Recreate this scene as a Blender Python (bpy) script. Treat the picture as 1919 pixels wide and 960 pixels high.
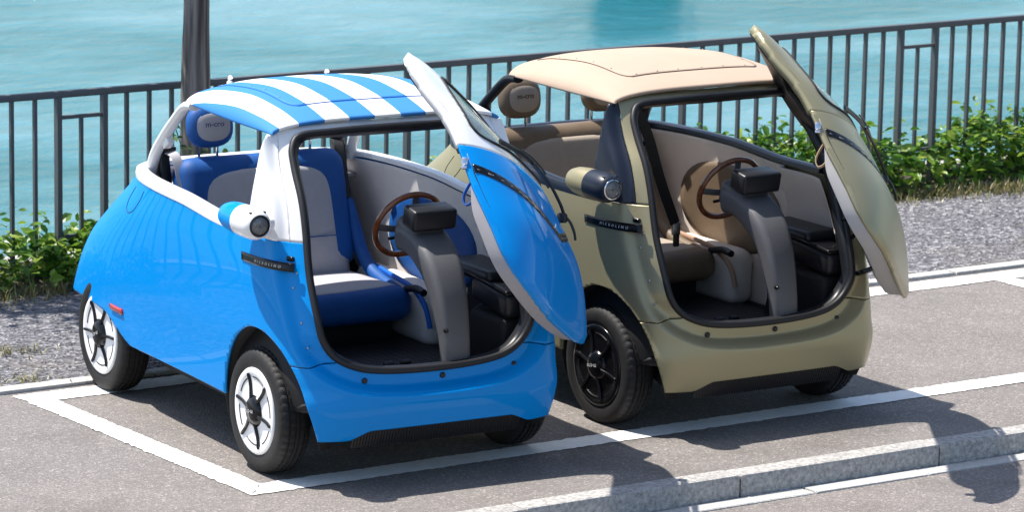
import bpy, bmesh, math, random
import numpy as np
from mathutils import Vector, Matrix
random.seed(7); rng = np.random.default_rng(11)
for o in list(bpy.data.objects): bpy.data.objects.remove(o, do_unlink=True)
scene = bpy.context.scene
COL = scene.collection
rad = math.radians

# ------------------------------------------------------------------ camera
CAM = np.array([-7.760, -13.480, 4.139])
_p, _y, _r = rad(11.3136), rad(56.1734), rad(1.0344)
FWD = np.array([math.cos(_y)*math.cos(_p), math.sin(_y)*math.cos(_p), -math.sin(_p)])
_R = np.array([math.sin(_y), -math.cos(_y), 0.0]); _U = np.cross(_R, FWD)
RGT = math.cos(_r)*_R + math.sin(_r)*_U; UPV = -math.sin(_r)*_R + math.cos(_r)*_U
cd = bpy.data.cameras.new('camera'); cam = bpy.data.objects.new('camera', cd); COL.objects.link(cam)
cd.sensor_fit = 'HORIZONTAL'; cd.sensor_width = 36; cd.lens = 7263.9*36/1919
cd.clip_start = 0.5; cd.clip_end = 3000
cd.dof.use_dof = True; cd.dof.focus_distance = 16.4; cd.dof.aperture_fstop = 7.1
M = Matrix.Identity(4)
for i in range(3):
    M[i][0], M[i][1], M[i][2], M[i][3] = RGT[i], UPV[i], -FWD[i], CAM[i]
cam.matrix_world = M
scene.camera = cam

# ------------------------------------------------------------------ light
SUN_TRAVEL = Vector((0.61, -0.80, -1.98)).normalized()
to_sun = -SUN_TRAVEL
elev = math.asin(to_sun.z); azim = math.atan2(to_sun.x, to_sun.y)
world = bpy.data.worlds.new('World'); scene.world = world; world.use_nodes = True
nt = world.node_tree; nt.nodes.clear()
sky = nt.nodes.new('ShaderNodeTexSky'); sky.sky_type = 'NISHITA'; sky.sun_disc = False
sky.sun_elevation = elev; sky.sun_rotation = azim
sky.air_density = 1.0; sky.dust_density = 1.2; sky.ozone_density = 1.0
bg = nt.nodes.new('ShaderNodeBackground'); bg.inputs[1].default_value = 0.112
wo = nt.nodes.new('ShaderNodeOutputWorld')
nt.links.new(sky.outputs[0], bg.inputs[0]); nt.links.new(bg.outputs[0], wo.inputs[0])
sl = bpy.data.lights.new('sun', 'SUN'); sl.energy = 4.3; sl.angle = rad(0.53); sl.color = (1.0, 0.955, 0.89)
sun = bpy.data.objects.new('sun', sl); COL.objects.link(sun)
sun.rotation_euler = SUN_TRAVEL.to_track_quat('-Z', 'Y').to_euler()
sun.location = (-6, 8, 20)
vs = scene.view_settings
vs.view_transform = 'Standard'; vs.look = 'None'; vs.gamma = 1.0; vs.use_curve_mapping = False
vs.exposure = 0.92

# ------------------------------------------------------------------ materials
MAT = {}
def mat(name, color, rough=0.5, metal=0.0, coat=0.0, coat_rough=0.03, spec=0.5, trans=0.0, ior=1.45,
        var=0.0, vscale=8.0, bump=0.0, bscale=60.0, emit=None, alpha=1.0):
    m = bpy.data.materials.new(name); m.use_nodes = True; MAT[name] = m
    n = m.node_tree.nodes; l = m.node_tree.links; b = n['Principled BSDF']
    b.inputs['Base Color'].default_value = (*color, 1); b.inputs['Roughness'].default_value = rough
    b.inputs['Metallic'].default_value = metal; b.inputs['Coat Weight'].default_value = coat
    b.inputs['Coat Roughness'].default_value = coat_rough; b.inputs['Specular IOR Level'].default_value = spec
    b.inputs['Transmission Weight'].default_value = trans; b.inputs['IOR'].default_value = ior
    b.inputs['Alpha'].default_value = alpha
    if var > 0 or bump > 0:
        tc = n.new('ShaderNodeTexCoord')
    if var > 0:
        no = n.new('ShaderNodeTexNoise'); no.inputs['Scale'].default_value = vscale; no.inputs['Detail'].default_value = 6
        no.inputs['Roughness'].default_value = 0.65
        l.new(tc.outputs['Object'], no.inputs['Vector'])
        rp = n.new('ShaderNodeValToRGB')
        rp.color_ramp.elements[0].position = 0.28; rp.color_ramp.elements[1].position = 0.72
        rp.color_ramp.elements[0].color = (*[max(0, c*(1-var)) for c in color], 1)
        rp.color_ramp.elements[1].color = (*[min(1, c*(1+var)) for c in color], 1)
        l.new(no.outputs['Fac'], rp.inputs['Fac']); l.new(rp.outputs['Color'], b.inputs['Base Color'])
    if bump > 0:
        nb = n.new('ShaderNodeTexNoise'); nb.inputs['Scale'].default_value = bscale; nb.inputs['Detail'].default_value = 4
        l.new(tc.outputs['Object'], nb.inputs['Vector'])
        bp = n.new('ShaderNodeBump'); bp.inputs['Strength'].default_value = bump; bp.inputs['Distance'].default_value = 0.01
        l.new(nb.outputs['Fac'], bp.inputs['Height']); l.new(bp.outputs['Normal'], b.inputs['Normal'])
    return m

def nodes_of(m): return m.node_tree.nodes, m.node_tree.links, m.node_tree.nodes['Principled BSDF']

def ramp(n, stops):
    r = n.new('ShaderNodeValToRGB'); cr = r.color_ramp
    cr.elements[0].position = stops[0][0]; cr.elements[0].color = (*stops[0][1], 1)
    cr.elements[1].position = stops[-1][0]; cr.elements[1].color = (*stops[-1][1], 1)
    for p, c in stops[1:-1]:
        e = cr.elements.new(p); e.color = (*c, 1)
    return r

def asphalt(name, base, warm):
    m = mat(name, base, 0.85); n, l, b = nodes_of(m)
    tc = n.new('ShaderNodeTexCoord')
    v = n.new('ShaderNodeTexVoronoi'); v.inputs['Scale'].default_value = 120
    l.new(tc.outputs['Object'], v.inputs['Vector'])
    sp = n.new('ShaderNodeSeparateColor'); l.new(v.outputs['Color'], sp.inputs[0])
    r1 = ramp(n, [(0.0, tuple(c*0.72 for c in base)), (0.3, tuple(c*0.92 for c in base)), (0.72, base), (0.92, tuple(c*1.12 for c in warm)), (1.0, tuple(min(.8, c*1.5) for c in warm))])
    l.new(sp.outputs[0], r1.inputs['Fac'])
    no = n.new('ShaderNodeTexNoise'); no.inputs['Scale'].default_value = 1.6; no.inputs['Detail'].default_value = 7; no.inputs['Roughness'].default_value = .7
    l.new(tc.outputs['Object'], no.inputs['Vector'])
    r2 = ramp(n, [(0.3, (.84, .83, .82)), (0.7, (1.1, 1.08, 1.05))]); l.new(no.outputs['Fac'], r2.inputs['Fac'])
    mx = n.new('ShaderNodeMix'); mx.data_type = 'RGBA'; mx.blend_type = 'MULTIPLY'; mx.inputs[0].default_value = 1
    l.new(r1.outputs['Color'], mx.inputs[6]); l.new(r2.outputs['Color'], mx.inputs[7])
    n3 = n.new('ShaderNodeTexNoise'); n3.inputs['Scale'].default_value = .9; n3.inputs['Detail'].default_value = 3; n3.inputs['Distortion'].default_value = 1.2
    l.new(tc.outputs['Object'], n3.inputs['Vector']); r3 = ramp(n, [(.56, (1, 1, 1)), (.66, (.80, .79, .78))]); l.new(n3.outputs['Fac'], r3.inputs['Fac'])
    n4 = n.new('ShaderNodeTexVoronoi'); n4.feature = 'F1'; n4.inputs['Scale'].default_value = 2.4; n4.inputs['Randomness'].default_value = 1; l.new(tc.outputs['Object'], n4.inputs['Vector'])
    r4 = ramp(n, [(.018, (.25, .24, .23)), (.04, (1, 1, 1))]); l.new(n4.outputs['Distance'], r4.inputs['Fac'])
    m3 = n.new('ShaderNodeMix'); m3.data_type = 'RGBA'; m3.blend_type = 'MULTIPLY'; m3.inputs[0].default_value = 1
    m4 = n.new('ShaderNodeMix'); m4.data_type = 'RGBA'; m4.blend_type = 'MULTIPLY'; m4.inputs[0].default_value = 1
    l.new(mx.outputs[2], m3.inputs[6]); l.new(r3.outputs['Color'], m3.inputs[7]); l.new(m3.outputs[2], m4.inputs[6]); l.new(r4.outputs['Color'], m4.inputs[7])
    l.new(m4.outputs[2], b.inputs['Base Color'])
    bp = n.new('ShaderNodeBump'); bp.inputs['Strength'].default_value = .6; bp.inputs['Distance'].default_value = .006
    l.new(v.outputs['Distance'], bp.inputs['Height']); l.new(bp.outputs['Normal'], b.inputs['Normal'])
    return m
asphalt('asphalt_bay', (.190, .174, .164), (.225, .205, .192))
asphalt('asphalt_road', (.198, .180, .170), (.232, .210, .197))
mat('line_paint', (.78, .77, .73), .6, var=.10, vscale=14, bump=.25, bscale=180)
def wear():
    n, l, b = nodes_of(MAT['line_paint']); src = b.inputs['Base Color'].links[0].from_socket
    tc = n.new('ShaderNodeTexCoord'); no = n.new('ShaderNodeTexNoise'); no.inputs['Scale'].default_value = 26; no.inputs['Detail'].default_value = 9; no.inputs['Roughness'].default_value = .75
    l.new(tc.outputs['Object'], no.inputs['Vector']); r = ramp(n, [(.655, (0, 0, 0)), (.70, (1, 1, 1))]); l.new(no.outputs['Fac'], r.inputs['Fac'])
    mx = n.new('ShaderNodeMix'); mx.data_type = 'RGBA'; mx.inputs[7].default_value = (.22, .2, .185, 1)
    l.new(r.outputs['Color'], mx.inputs[0]); l.new(src, mx.inputs[6]); l.new(mx.outputs[2], b.inputs['Base Color'])
wear()
mat('granite', (.36, .345, .325), .85, var=.5, vscale=45, bump=1.0, bscale=70)
mat('granite_pale', (.42, .41, .39), .85, var=.2, vscale=40, bump=.7, bscale=110)
mat('mortar', (.075, .07, .055), .95, var=.5, vscale=25, bump=1, bscale=60)
def gravel_mat():
    m = mat('gravel', (.22, .22, .23), .9); n, l, b = nodes_of(m)
    tc = n.new('ShaderNodeTexCoord')
    v = n.new('ShaderNodeTexVoronoi'); v.inputs['Scale'].default_value = 48; l.new(tc.outputs['Object'], v.inputs['Vector'])
    sp = n.new('ShaderNodeSeparateColor'); l.new(v.outputs['Color'], sp.inputs[0])
    r = ramp(n, [(0, (.05, .05, .058)), (.4, (.115, .112, .122)), (.8, (.19, .185, .198)), (1, (.36, .35, .35))]); l.new(sp.outputs[0], r.inputs['Fac'])
    no = n.new('ShaderNodeTexNoise'); no.inputs['Scale'].default_value = 1.1; no.inputs['Detail'].default_value = 6
    l.new(tc.outputs['Object'], no.inputs['Vector'])
    r2 = ramp(n, [(.52, (0, 0, 0)), (.70, (1, 1, 1))]); l.new(no.outputs['Fac'], r2.inputs['Fac'])
    mx = n.new('ShaderNodeMix'); mx.data_type = 'RGBA'; mx.inputs[7].default_value = (.17, .145, .11, 1)
    ml = n.new('ShaderNodeMath'); ml.operation = 'MULTIPLY'; ml.inputs[1].default_value = .55
    l.new(r2.outputs['Color'], ml.inputs[0]); l.new(ml.outputs[0], mx.inputs[0]); l.new(r.outputs['Color'], mx.inputs[6])
    l.new(mx.outputs[2], b.inputs['Base Color'])
    bp = n.new('ShaderNodeBump'); bp.inputs['Strength'].default_value = 1; bp.inputs['Distance'].default_value = .015
    l.new(v.outputs['Distance'], bp.inputs['Height']); l.new(bp.outputs['Normal'], b.inputs['Normal'])
gravel_mat()
def stone_mat():
    m = mat('pebble', (.26, .26, .275), .85); n, l, b = nodes_of(m)
    g = n.new('ShaderNodeNewGeometry')
    r = ramp(n, [(0, (.06, .06, .07)), (.5, (.15, .148, .16)), (.85, (.24, .235, .24)), (1, (.45, .43, .41))])
    l.new(g.outputs['Random Per Island'], r.inputs['Fac']); l.new(r.outputs['Color'], b.inputs['Base Color'])
stone_mat()
def leaf_mat(name, stops, trans=.25):
    m = mat(name, stops[0][1], .38); n, l, b = nodes_of(m)
    g = n.new('ShaderNodeNewGeometry')
    r = ramp(n, stops); l.new(g.outputs['Random Per Island'], r.inputs['Fac']); l.new(r.outputs['Color'], b.inputs['Base Color'])
    tr = n.new('ShaderNodeBsdfTranslucent'); l.new(r.outputs['Color'], tr.inputs['Color'])
    ms = n.new('ShaderNodeMixShader'); ms.inputs[0].default_value = trans
    out = n['Material Output']
    l.new(b.outputs[0], ms.inputs[1]); l.new(tr.outputs[0], ms.inputs[2]); l.new(ms.outputs[0], out.inputs[0])
leaf_mat('creeper_leaf', [(0, (.03, .095, .012)), (.4, (.08, .20, .02)), (.75, (.18, .32, .03)), (1, (.32, .42, .06))], .45)
leaf_mat('tree_leaf', [(0, (.03, .08, .015)), (.6, (.05, .12, .02)), (1, (.10, .17, .04))], .3)
leaf_mat('dry_blade', [(0, (.16, .14, .05)), (.5, (.25, .21, .09)), (.8, (.10, .14, .03)), (1, (.34, .28, .15))], .2)
def water_mat():
    m = mat('water', (.05, .2, .22), .12, ior=1.33, spec=.22); n, l, b = nodes_of(m)
    tc = n.new('ShaderNodeTexCoord')
    mp = n.new('ShaderNodeMapping'); mp.inputs['Rotation'].default_value = (0, 0, rad(34)); mp.inputs['Scale'].default_value = (.7, 1.0, 1)
    l.new(tc.outputs['Object'], mp.inputs['Vector'])
    n1 = n.new('ShaderNodeTexNoise'); n1.inputs['Scale'].default_value = 3.2; n1.inputs['Detail'].default_value = 8; n1.inputs['Roughness'].default_value = .62; n1.inputs['Distortion'].default_value = .6
    n2 = n.new('ShaderNodeTexNoise'); n2.inputs['Scale'].default_value = .28; n2.inputs['Detail'].default_value = 5; n2.inputs['Roughness'].default_value = .6
    l.new(mp.outputs[0], n1.inputs['Vector']); l.new(mp.outputs[0], n2.inputs['Vector'])
    ad = n.new('ShaderNodeMath'); ad.operation = 'MULTIPLY_ADD'; ad.inputs[1].default_value = 2.5
    l.new(n2.outputs['Fac'], ad.inputs[0]); l.new(n1.outputs['Fac'], ad.inputs[2])
    bp = n.new('ShaderNodeBump'); bp.inputs['Strength'].default_value = .8; bp.inputs['Distance'].default_value = .10
    l.new(ad.outputs[0], bp.inputs['Height']); l.new(bp.outputs['Normal'], b.inputs['Normal'])
    r = ramp(n, [(.40, (.016, .14, .175)), (.5, (.05, .20, .245)), (.60, (.105, .26, .315))])
    l.new(n2.outputs['Fac'], r.inputs['Fac']); l.new(r.outputs['Color'], b.inputs['Base Color'])
water_mat()
mat('fence_metal', (.075, .08, .085), .5, metal=.0, spec=.5, var=.12, vscale=20)
def bark():
    m = mat('bark', (.075, .06, .05), .9); n, l, b = nodes_of(m)
    tc = n.new('ShaderNodeTexCoord'); mp = n.new('ShaderNodeMapping'); mp.inputs['Scale'].default_value = (30, 30, 1.6)
    l.new(tc.outputs['Object'], mp.inputs['Vector'])
    no = n.new('ShaderNodeTexNoise'); no.inputs['Scale'].default_value = 1; no.inputs['Detail'].default_value = 6; l.new(mp.outputs[0], no.inputs['Vector'])
    r = ramp(n, [(.36, (.06, .048, .042)), (.5, (.15, .122, .105)), (.66, (.30, .255, .22))]); l.new(no.outputs['Fac'], r.inputs['Fac'])
    l.new(r.outputs['Color'], b.inputs['Base Color'])
    bp = n.new('ShaderNodeBump'); bp.inputs['Strength'].default_value = 1; bp.inputs['Distance'].default_value = .012
    l.new(no.outputs['Fac'], bp.inputs['Height']); l.new(bp.outputs['Normal'], b.inputs['Normal'])
bark()
mat('soil', (.06, .05, .035), .95, var=.4, vscale=10, bump=1, bscale=40)

BLUE = (.0, .24, .66)
mat('paint_blue', BLUE, .5, coat=.42, coat_rough=.015, spec=.03)
mat('paint_gold', (.345, .305, .18), .42, metal=.5, coat=.15, coat_rough=.25)
mat('white_gloss', (.80, .80, .80), .3, coat=.6)
mat('white_satin', (.72, .72, .74), .4)
mat('black_gloss', (.005, .005, .006), .16, spec=.4)
mat('black_satin', (.012, .013, .016), .38)
mat('navy_satin', (.012, .017, .03), .33)
mat('rubber', (.014, .014, .015), .62, bump=.1, bscale=200)
mat('seal_rubber', (.010, .010, .012), .5)
mat('tyre_rubber', (.010, .0097, .0097), .68, var=.35, vscale=18, bump=.2, bscale=150)
mat('console_plastic', (.10, .10, .108), .48, bump=.12, bscale=300)
mat('liner_black', (.008, .008, .009), .7)
mat('chrome', (.72, .73, .75), .12, metal=1)
mat('metal_satin', (.42, .43, .45), .35, metal=1)
mat('seat_blue', (.003, .075, .29), .6, bump=.15, bscale=220, var=.12, vscale=14)
mat('seat_grey', (.42, .41, .43), .75, bump=.2, bscale=260, var=.06, vscale=20)
mat('seat_brown', (.16, .115, .075), .5, bump=.15, bscale=220, var=.12, vscale=14)
mat('seat_taupe', (.38, .32, .26), .7, bump=.2, bscale=260, var=.06, vscale=20)
mat('lining_grey', (.74, .69, .65), .8, bump=.15, bscale=200, var=.05, vscale=9)
mat('lining_beige', (.72, .63, .55), .8, bump=.15, bscale=200, var=.05, vscale=9)
mat('trim_blue', (.006, .12, .52), .5)
mat('strap_blue', (.01, .10, .42), .6)
mat('strap_tan', (.48, .34, .20), .6)
mat('belt_grey', (.42, .41, .43), .7)
mat('belt_black', (.012, .012, .013), .65)
mat('wood', (.22, .065, .022), .25, coat=.8, var=.45, vscale=22)
mat('wood_dark', (.17, .06, .028), .25, coat=.8, var=.45, vscale=22)
mat('red_lens', (.42, .012, .012), .12, coat=1)
mat('lamp_glass', (.55, .57, .58), .05, trans=.85, ior=1.45)
mat('reflector', (.5, .5, .5), .18, metal=1)
mat('glass', (.55, .66, .68), .02, trans=.9, ior=1.12, spec=.6)
mat('letter_white', (.5, .5, .5), .4)
mat('wheel_white', (.80, .80, .80), .55)
mat('letter_navy', (.03, .05, .18), .6)
mat('letter_brown', (.045, .03, .02), .6)
mat('panel_gap', (.004, .010, .02), .7)
def stripes():
    m = mat('roof_stripes', (.8, .8, .8), .72); n, l, b = nodes_of(m)
    tc = n.new('ShaderNodeTexCoord'); sx = n.new('ShaderNodeSeparateXYZ'); l.new(tc.outputs['Object'], sx.inputs[0])
    ab = n.new('ShaderNodeMath'); ab.operation = 'ABSOLUTE'; l.new(sx.outputs[1], ab.inputs[0])
    # |y|: white 0-.06, blue .06-.18, white .18-.30, blue .30-.42, white .42-.505, blue beyond
    r = n.new('ShaderNodeValToRGB'); cr = r.color_ramp; cr.interpolation = 'CONSTANT'
    W = (.74, .74, .73, 1); Bc = (.025, .19, .50, 1)
    cr.elements[0].position = 0; cr.elements[0].color = W
    cr.elements[1].position = .06; cr.elements[1].color = Bc
    for p, c in ((.18, W), (.30, Bc), (.42, W), (.508, Bc)):
        e = cr.elements.new(p); e.color = c
    l.new(ab.outputs[0], r.inputs['Fac']); l.new(r.outputs['Color'], b.inputs['Base Color'])
    no = n.new('ShaderNodeTexNoise'); no.inputs['Scale'].default_value = 420; l.new(tc.outputs['Object'], no.inputs['Vector'])
    bp = n.new('ShaderNodeBump'); bp.inputs['Strength'].default_value = .15; bp.inputs['Distance'].default_value = .004
    l.new(no.outputs['Fac'], bp.inputs['Height']); l.new(bp.outputs['Normal'], b.inputs['Normal'])
stripes()
mat('roof_cream', (.42, .315, .235), .8, bump=.15, bscale=400, var=.04, vscale=5)
def matmesh():
    m = mat('floor_mat', (.012, .012, .014), .55); n, l, b = nodes_of(m)
    tc = n.new('ShaderNodeTexCoord'); mp = n.new('ShaderNodeMapping'); mp.inputs['Rotation'].default_value = (0, 0, rad(45)); mp.inputs['Scale'].default_value = (36, 36, 36)
    l.new(tc.outputs['Object'], mp.inputs[0]); ck = n.new('ShaderNodeTexChecker'); ck.inputs['Scale'].default_value = 1; l.new(mp.outputs[0], ck.inputs[0])
    ck.inputs[1].default_value = (.040, .040, .044, 1); ck.inputs[2].default_value = (.004, .004, .005, 1)
    l.new(ck.outputs[0], b.inputs['Base Color'])
    bp = n.new('ShaderNodeBump'); bp.inputs['Strength'].default_value = .8; bp.inputs['Distance'].default_value = .006
    l.new(ck.outputs['Fac'], bp.inputs['Height']); l.new(bp.outputs['Normal'], b.inputs['Normal'])
matmesh()
mat('hull_green', (.004, .07, .045), .35, coat=.4)
mat('hull_inside', (.20, .13, .07), .6, var=.3, vscale=12)

# ------------------------------------------------------------------ mesh helpers
def mesh_from(name, V, F, m, smooth=True, sharp=40):
    me = bpy.data.meshes.new(name)
    me.from_pydata([tuple(map(float, v)) for v in V], [], [tuple(map(int, f)) for f in F]); me.validate(); me.update()
    if m: me.materials.append(MAT[m])
    if smooth:
        me.polygons.foreach_set('use_smooth', [True]*len(me.polygons))
        if sharp: me.set_sharp_from_angle(angle=rad(sharp))
    return me
def obj(name, me, parent=None, solid=0.0, offset=-1):
    o = bpy.data.objects.new(name, me); COL.objects.link(o)
    if parent: o.parent = parent
    if solid:
        s = o.modifiers.new('thickness', 'SOLIDIFY'); s.thickness = solid; s.offset = offset; s.use_even_offset = False
    return o
def add(name, VF, m, parent=None, smooth=True, sharp=40, solid=0.0, offset=-1):
    return obj(name, mesh_from(name, VF[0], VF[1], m, smooth, sharp), parent, solid, offset)
def tagthing(o, label=None, cat=None, group=None, kind=None):
    if label: o['label'] = label
    if cat: o['category'] = cat
    if group: o['group'] = group
    if kind: o['kind'] = kind
    return o
def join(*parts):
    V = []; F = []
    for v, f in parts:
        k = len(V); V += [tuple(x) for x in v]; F += [tuple(i+k for i in q) for q in f]
    return V, F
def grid(P, closed_u=False, closed_v=False, flip=False):
    n, m = P.shape[:2]; V = P.reshape(-1, 3); F = []
    for i in range(n if closed_u else n-1):
        for j in range(m if closed_v else m-1):
            a = i*m+j; b = i*m+(j+1) % m; c = ((i+1) % n)*m+(j+1) % m; d = ((i+1) % n)*m+j
            F.append((a, d, c, b) if flip else (a, b, c, d))
    return V, F
def orient(VF, ref):
    V = np.asarray(VF[0], float); F = VF[1]; ref = np.asarray(ref, float); s = 0
    for f in F[::max(1, len(F)//400)]:
        a, b, c = V[f[0]], V[f[1]], V[f[2]]; n = np.cross(b-a, c-a); s += np.sign(n @ (a-ref))
    return (V, [tuple(reversed(f)) for f in F]) if s < 0 else (V, F)
def clip(VF, fn):
    V = np.asarray(VF[0], float); F = VF[1]
    if len(F) == 0: return VF
    val = fn(V); cross = {}
    for f in F:
        for k in range(len(f)):
            a, b = f[k], f[(k+1) % len(f)]
            if (val[a] >= 0) != (val[b] >= 0): cross[(min(a, b), max(a, b))] = None
    keys = list(cross)
    if keys:
        A = V[[k[0] for k in keys]]; B = V[[k[1] for k in keys]]; va = val[[k[0] for k in keys]]
        lo = np.zeros(len(keys)); hi = np.ones(len(keys))
        for _ in range(14):
            mid = (lo+hi)/2; same = (fn(A+(B-A)*mid[:, None]) >= 0) == (va >= 0)
            lo = np.where(same, mid, lo); hi = np.where(same, hi, mid)
        X = A+(B-A)*((lo+hi)/2)[:, None]
        for i, k in enumerate(keys): cross[k] = len(V)+i
        V = np.concatenate([V, X])
    NF_ = []
    for f in F:
        ks = [val[i] >= 0 for i in f]
        if all(ks): NF_.append(f); continue
        if not any(ks): continue
        o = []
        for k in range(len(f)):
            a, b = f[k], f[(k+1) % len(f)]
            if ks[k]: o.append(a)
            if ks[k] != ks[(k+1) % len(f)]: o.append(cross[(min(a, b), max(a, b))])
        if len(o) >= 3: NF_.append(tuple(o))
    used = sorted({i for f in NF_ for i in f}); mp = {u: i for i, u in enumerate(used)}
    return V[used] if used else V[:0], [tuple(mp[i] for i in f) for f in NF_]
def pch(xs, ys):
    xs = np.array(xs, float); ys = np.array(ys, float); h = np.diff(xs); d = np.diff(ys)/h; m = np.zeros(len(xs)); m[0] = d[0]; m[-1] = d[-1]
    for i in range(1, len(xs)-1):
        if d[i-1]*d[i] > 0:
            w1 = 2*h[i]+h[i-1]; w2 = h[i]+2*h[i-1]; m[i] = (w1+w2)/(w1/d[i-1]+w2/d[i])
    def f(x):
        x = np.clip(np.asarray(x, float), xs[0], xs[-1]); i = np.clip(np.searchsorted(xs, x)-1, 0, len(xs)-2); t = (x-xs[i])/h[i]
        return ys[i]*(1+2*t)*(1-t)**2+m[i]*h[i]*t*(1-t)**2+ys[i+1]*t*t*(3-2*t)+m[i+1]*h[i]*t*t*(t-1)
    return f
def stab(xs, ys, sig=.035):
    f = pch(xs, ys); d = (xs[-1]-xs[0])/500; pad = int(4*sig/d); g = np.arange(-pad, 501+pad)*d+xs[0]
    v = f(g); lo = 2*ys[0]-f(2*xs[0]-g); hi = 2*ys[-1]-f(2*xs[-1]-g); v = np.where(g < xs[0], lo, np.where(g > xs[-1], hi, v))
    k = np.exp(-.5*(np.arange(-pad, pad+1)*d/sig)**2); k /= k.sum(); s = np.convolve(v, k, 'valid'); s = np.convolve(np.pad(s, 4, mode='edge'), np.ones(9)/9, 'valid'); gx = g[pad:-pad]
    return lambda x: np.interp(x, gx, s)
def smooth01(t): t = np.clip(t, 0, 1); return t*t*(3-2*t)
def spline(pts, n=8, closed=False):
    P = [np.array(p, float) for p in pts]; k = len(P); out = []
    for i in range(k if closed else k-1):
        p0 = P[(i-1) % k] if (closed or i > 0) else P[0]; p1 = P[i]; p2 = P[(i+1) % k]; p3 = P[(i+2) % k] if (closed or i+2 < k) else P[-1]
        for j in range(n):
            t = j/n
            out.append(.5*((2*p1)+(-p0+p2)*t+(2*p0-5*p1+4*p2-p3)*t*t+(-p0+3*p1-3*p2+p3)*t**3))
    if not closed: out.append(P[-1])
    return np.array(out)
def sweep(path, prof, closed=False, up=(0, 0, 1), caps=True, scales=None):
    """prof: list of (a,b); a along side vector, b along up-ish vector"""
    P = np.asarray(path, float); n = len(P); up = np.array(up, float); R = np.zeros((n, len(prof), 3))
    for i in range(n):
        t = (P[(i+1) % n]-P[i-1]) if closed else (P[min(i+1, n-1)]-P[max(i-1, 0)])
        t /= np.linalg.norm(t)+1e-12; s = np.cross(t, up); s /= np.linalg.norm(s)+1e-12; b = np.cross(s, t)
        k = 1 if scales is None else scales[i]
        for j, (a, c) in enumerate(prof): R[i, j] = P[i]+s*a*k+b*c*k
    V, F = grid(R, closed_u=closed, closed_v=True); F = list(F)
    if caps and not closed:
        m = len(prof); F.append(tuple(range(m))); F.append(tuple((n-1)*m+j for j in reversed(range(m))))
    return V, F
def circ(r, n=10, ry=None): return [(r*math.cos(2*math.pi*i/n), (ry or r)*math.sin(2*math.pi*i/n)) for i in range(n)]
def tube(path, r, n=10, closed=False, up=(0, 0, 1), scales=None, ry=None): return sweep(path, circ(r, n, ry), closed, up, True, scales)
def rprof(hx, hy, r, n=4):
    o = []
    for cx, cy, a0 in ((hx-r, hy-r, 0), (-hx+r, hy-r, 90), (-hx+r, -hy+r, 180), (hx-r, -hy+r, 270)):
        for i in range(n+1):
            a = rad(a0+90*i/n); o.append((cx+r*math.cos(a), cy+r*math.sin(a)))
    return o
def rbox(c, h, r=.01, seg=3, rot=None):
    bm = bmesh.new(); bmesh.ops.create_cube(bm, size=2)
    for v in bm.verts: v.co = Vector((v.co.x*h[0], v.co.y*h[1], v.co.z*h[2]))
    if r > 0: bmesh.ops.bevel(bm, geom=bm.edges[:]+bm.verts[:], offset=min(r, min(h)*.98), segments=seg, profile=.5, affect='EDGES')
    bm.verts.ensure_lookup_table()
    V = [v.co.copy() for v in bm.verts]; idx = {v: i for i, v in enumerate(bm.verts)}; F = [tuple(idx[v] for v in f.verts) for f in bm.faces]; bm.free()
    if rot is not None: V = [rot @ v for v in V]
    return [tuple(v+Vector(c)) for v in V], F
def lathe(prof, n=32, axis='y', c=(0, 0, 0), a0=0, a1=360):
    """prof list of (r, h) ; revolves about axis"""
    full = abs(a1-a0) >= 360; k = n if full else n+1; P = np.zeros((k, len(prof), 3))
    for i in range(k):
        a = rad(a0+(a1-a0)*i/n); ca, sa = math.cos(a), math.sin(a)
        for j, (r, h) in enumerate(prof):
            P[i, j] = {'y': (r*ca, h, r*sa), 'x': (h, r*ca, r*sa), 'z': (r*ca, r*sa, h)}[axis]
    P += np.array(c)
    return grid(P, closed_u=full)
def sphere(c, r, n=10, m=6):
    rr = (r, r, r) if np.isscalar(r) else r; P = np.zeros((m+1, n, 3))
    for i in range(m+1):
        for j in range(n):
            a = math.pi*(i/m*.998+.001); b = 2*math.pi*j/n; P[i, j] = (c[0]+rr[0]*math.sin(a)*math.cos(b), c[1]+rr[1]*math.sin(a)*math.sin(b), c[2]+rr[2]*math.cos(a))
    return grid(P, closed_v=True)
def text_mesh(txt, size, extrude=.0008):
    cu = bpy.data.curves.new('t', 'FONT'); cu.body = txt; cu.size = size; cu.extrude = extrude; cu.align_x = 'CENTER'; cu.align_y = 'CENTER'; cu.resolution_u = 3
    o = bpy.data.objects.new('t', cu); COL.objects.link(o); bpy.context.view_layer.update()
    me = bpy.data.meshes.new_from_object(o.evaluated_get(bpy.context.evaluated_depsgraph_get()))
    V = np.array([v.co[:] for v in me.vertices]); F = [tuple(p.vertices) for p in me.polygons]
    bpy.data.objects.remove(o); bpy.data.curves.remove(cu); bpy.data.meshes.remove(me)
    return V, F
def sheet(name, x0, x1, y0, y1, z, m, kind='structure', parent=None):
    return tagthing(add(name, ([(x0, y0, z), (x1, y0, z), (x1, y1, z), (x0, y1, z)], [(0, 1, 2, 3)]), m, parent, smooth=False), kind=kind)

# ================================================================== the setting
KB, KF = -0.635, -0.758           # kerb back / front edges
DROP = -0.09
tagthing(add('ground', ([(-400, -400, -1.6), (500, -400, -1.6), (500, 4.95, -1.6), (-400, 4.95, -1.6)], [(0, 1, 2, 3)]), 'soil', smooth=False), kind='structure')
sheet('road', -60, 80, -60, KF+.03, DROP, 'asphalt_road')
sheet('parking_bay', -60, 80, KB-.01, 2.125, 0.0, 'asphalt_bay')
sheet('gravel_strip', -60, 80, 2.205, 4.25, 0.004, 'gravel')
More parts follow.
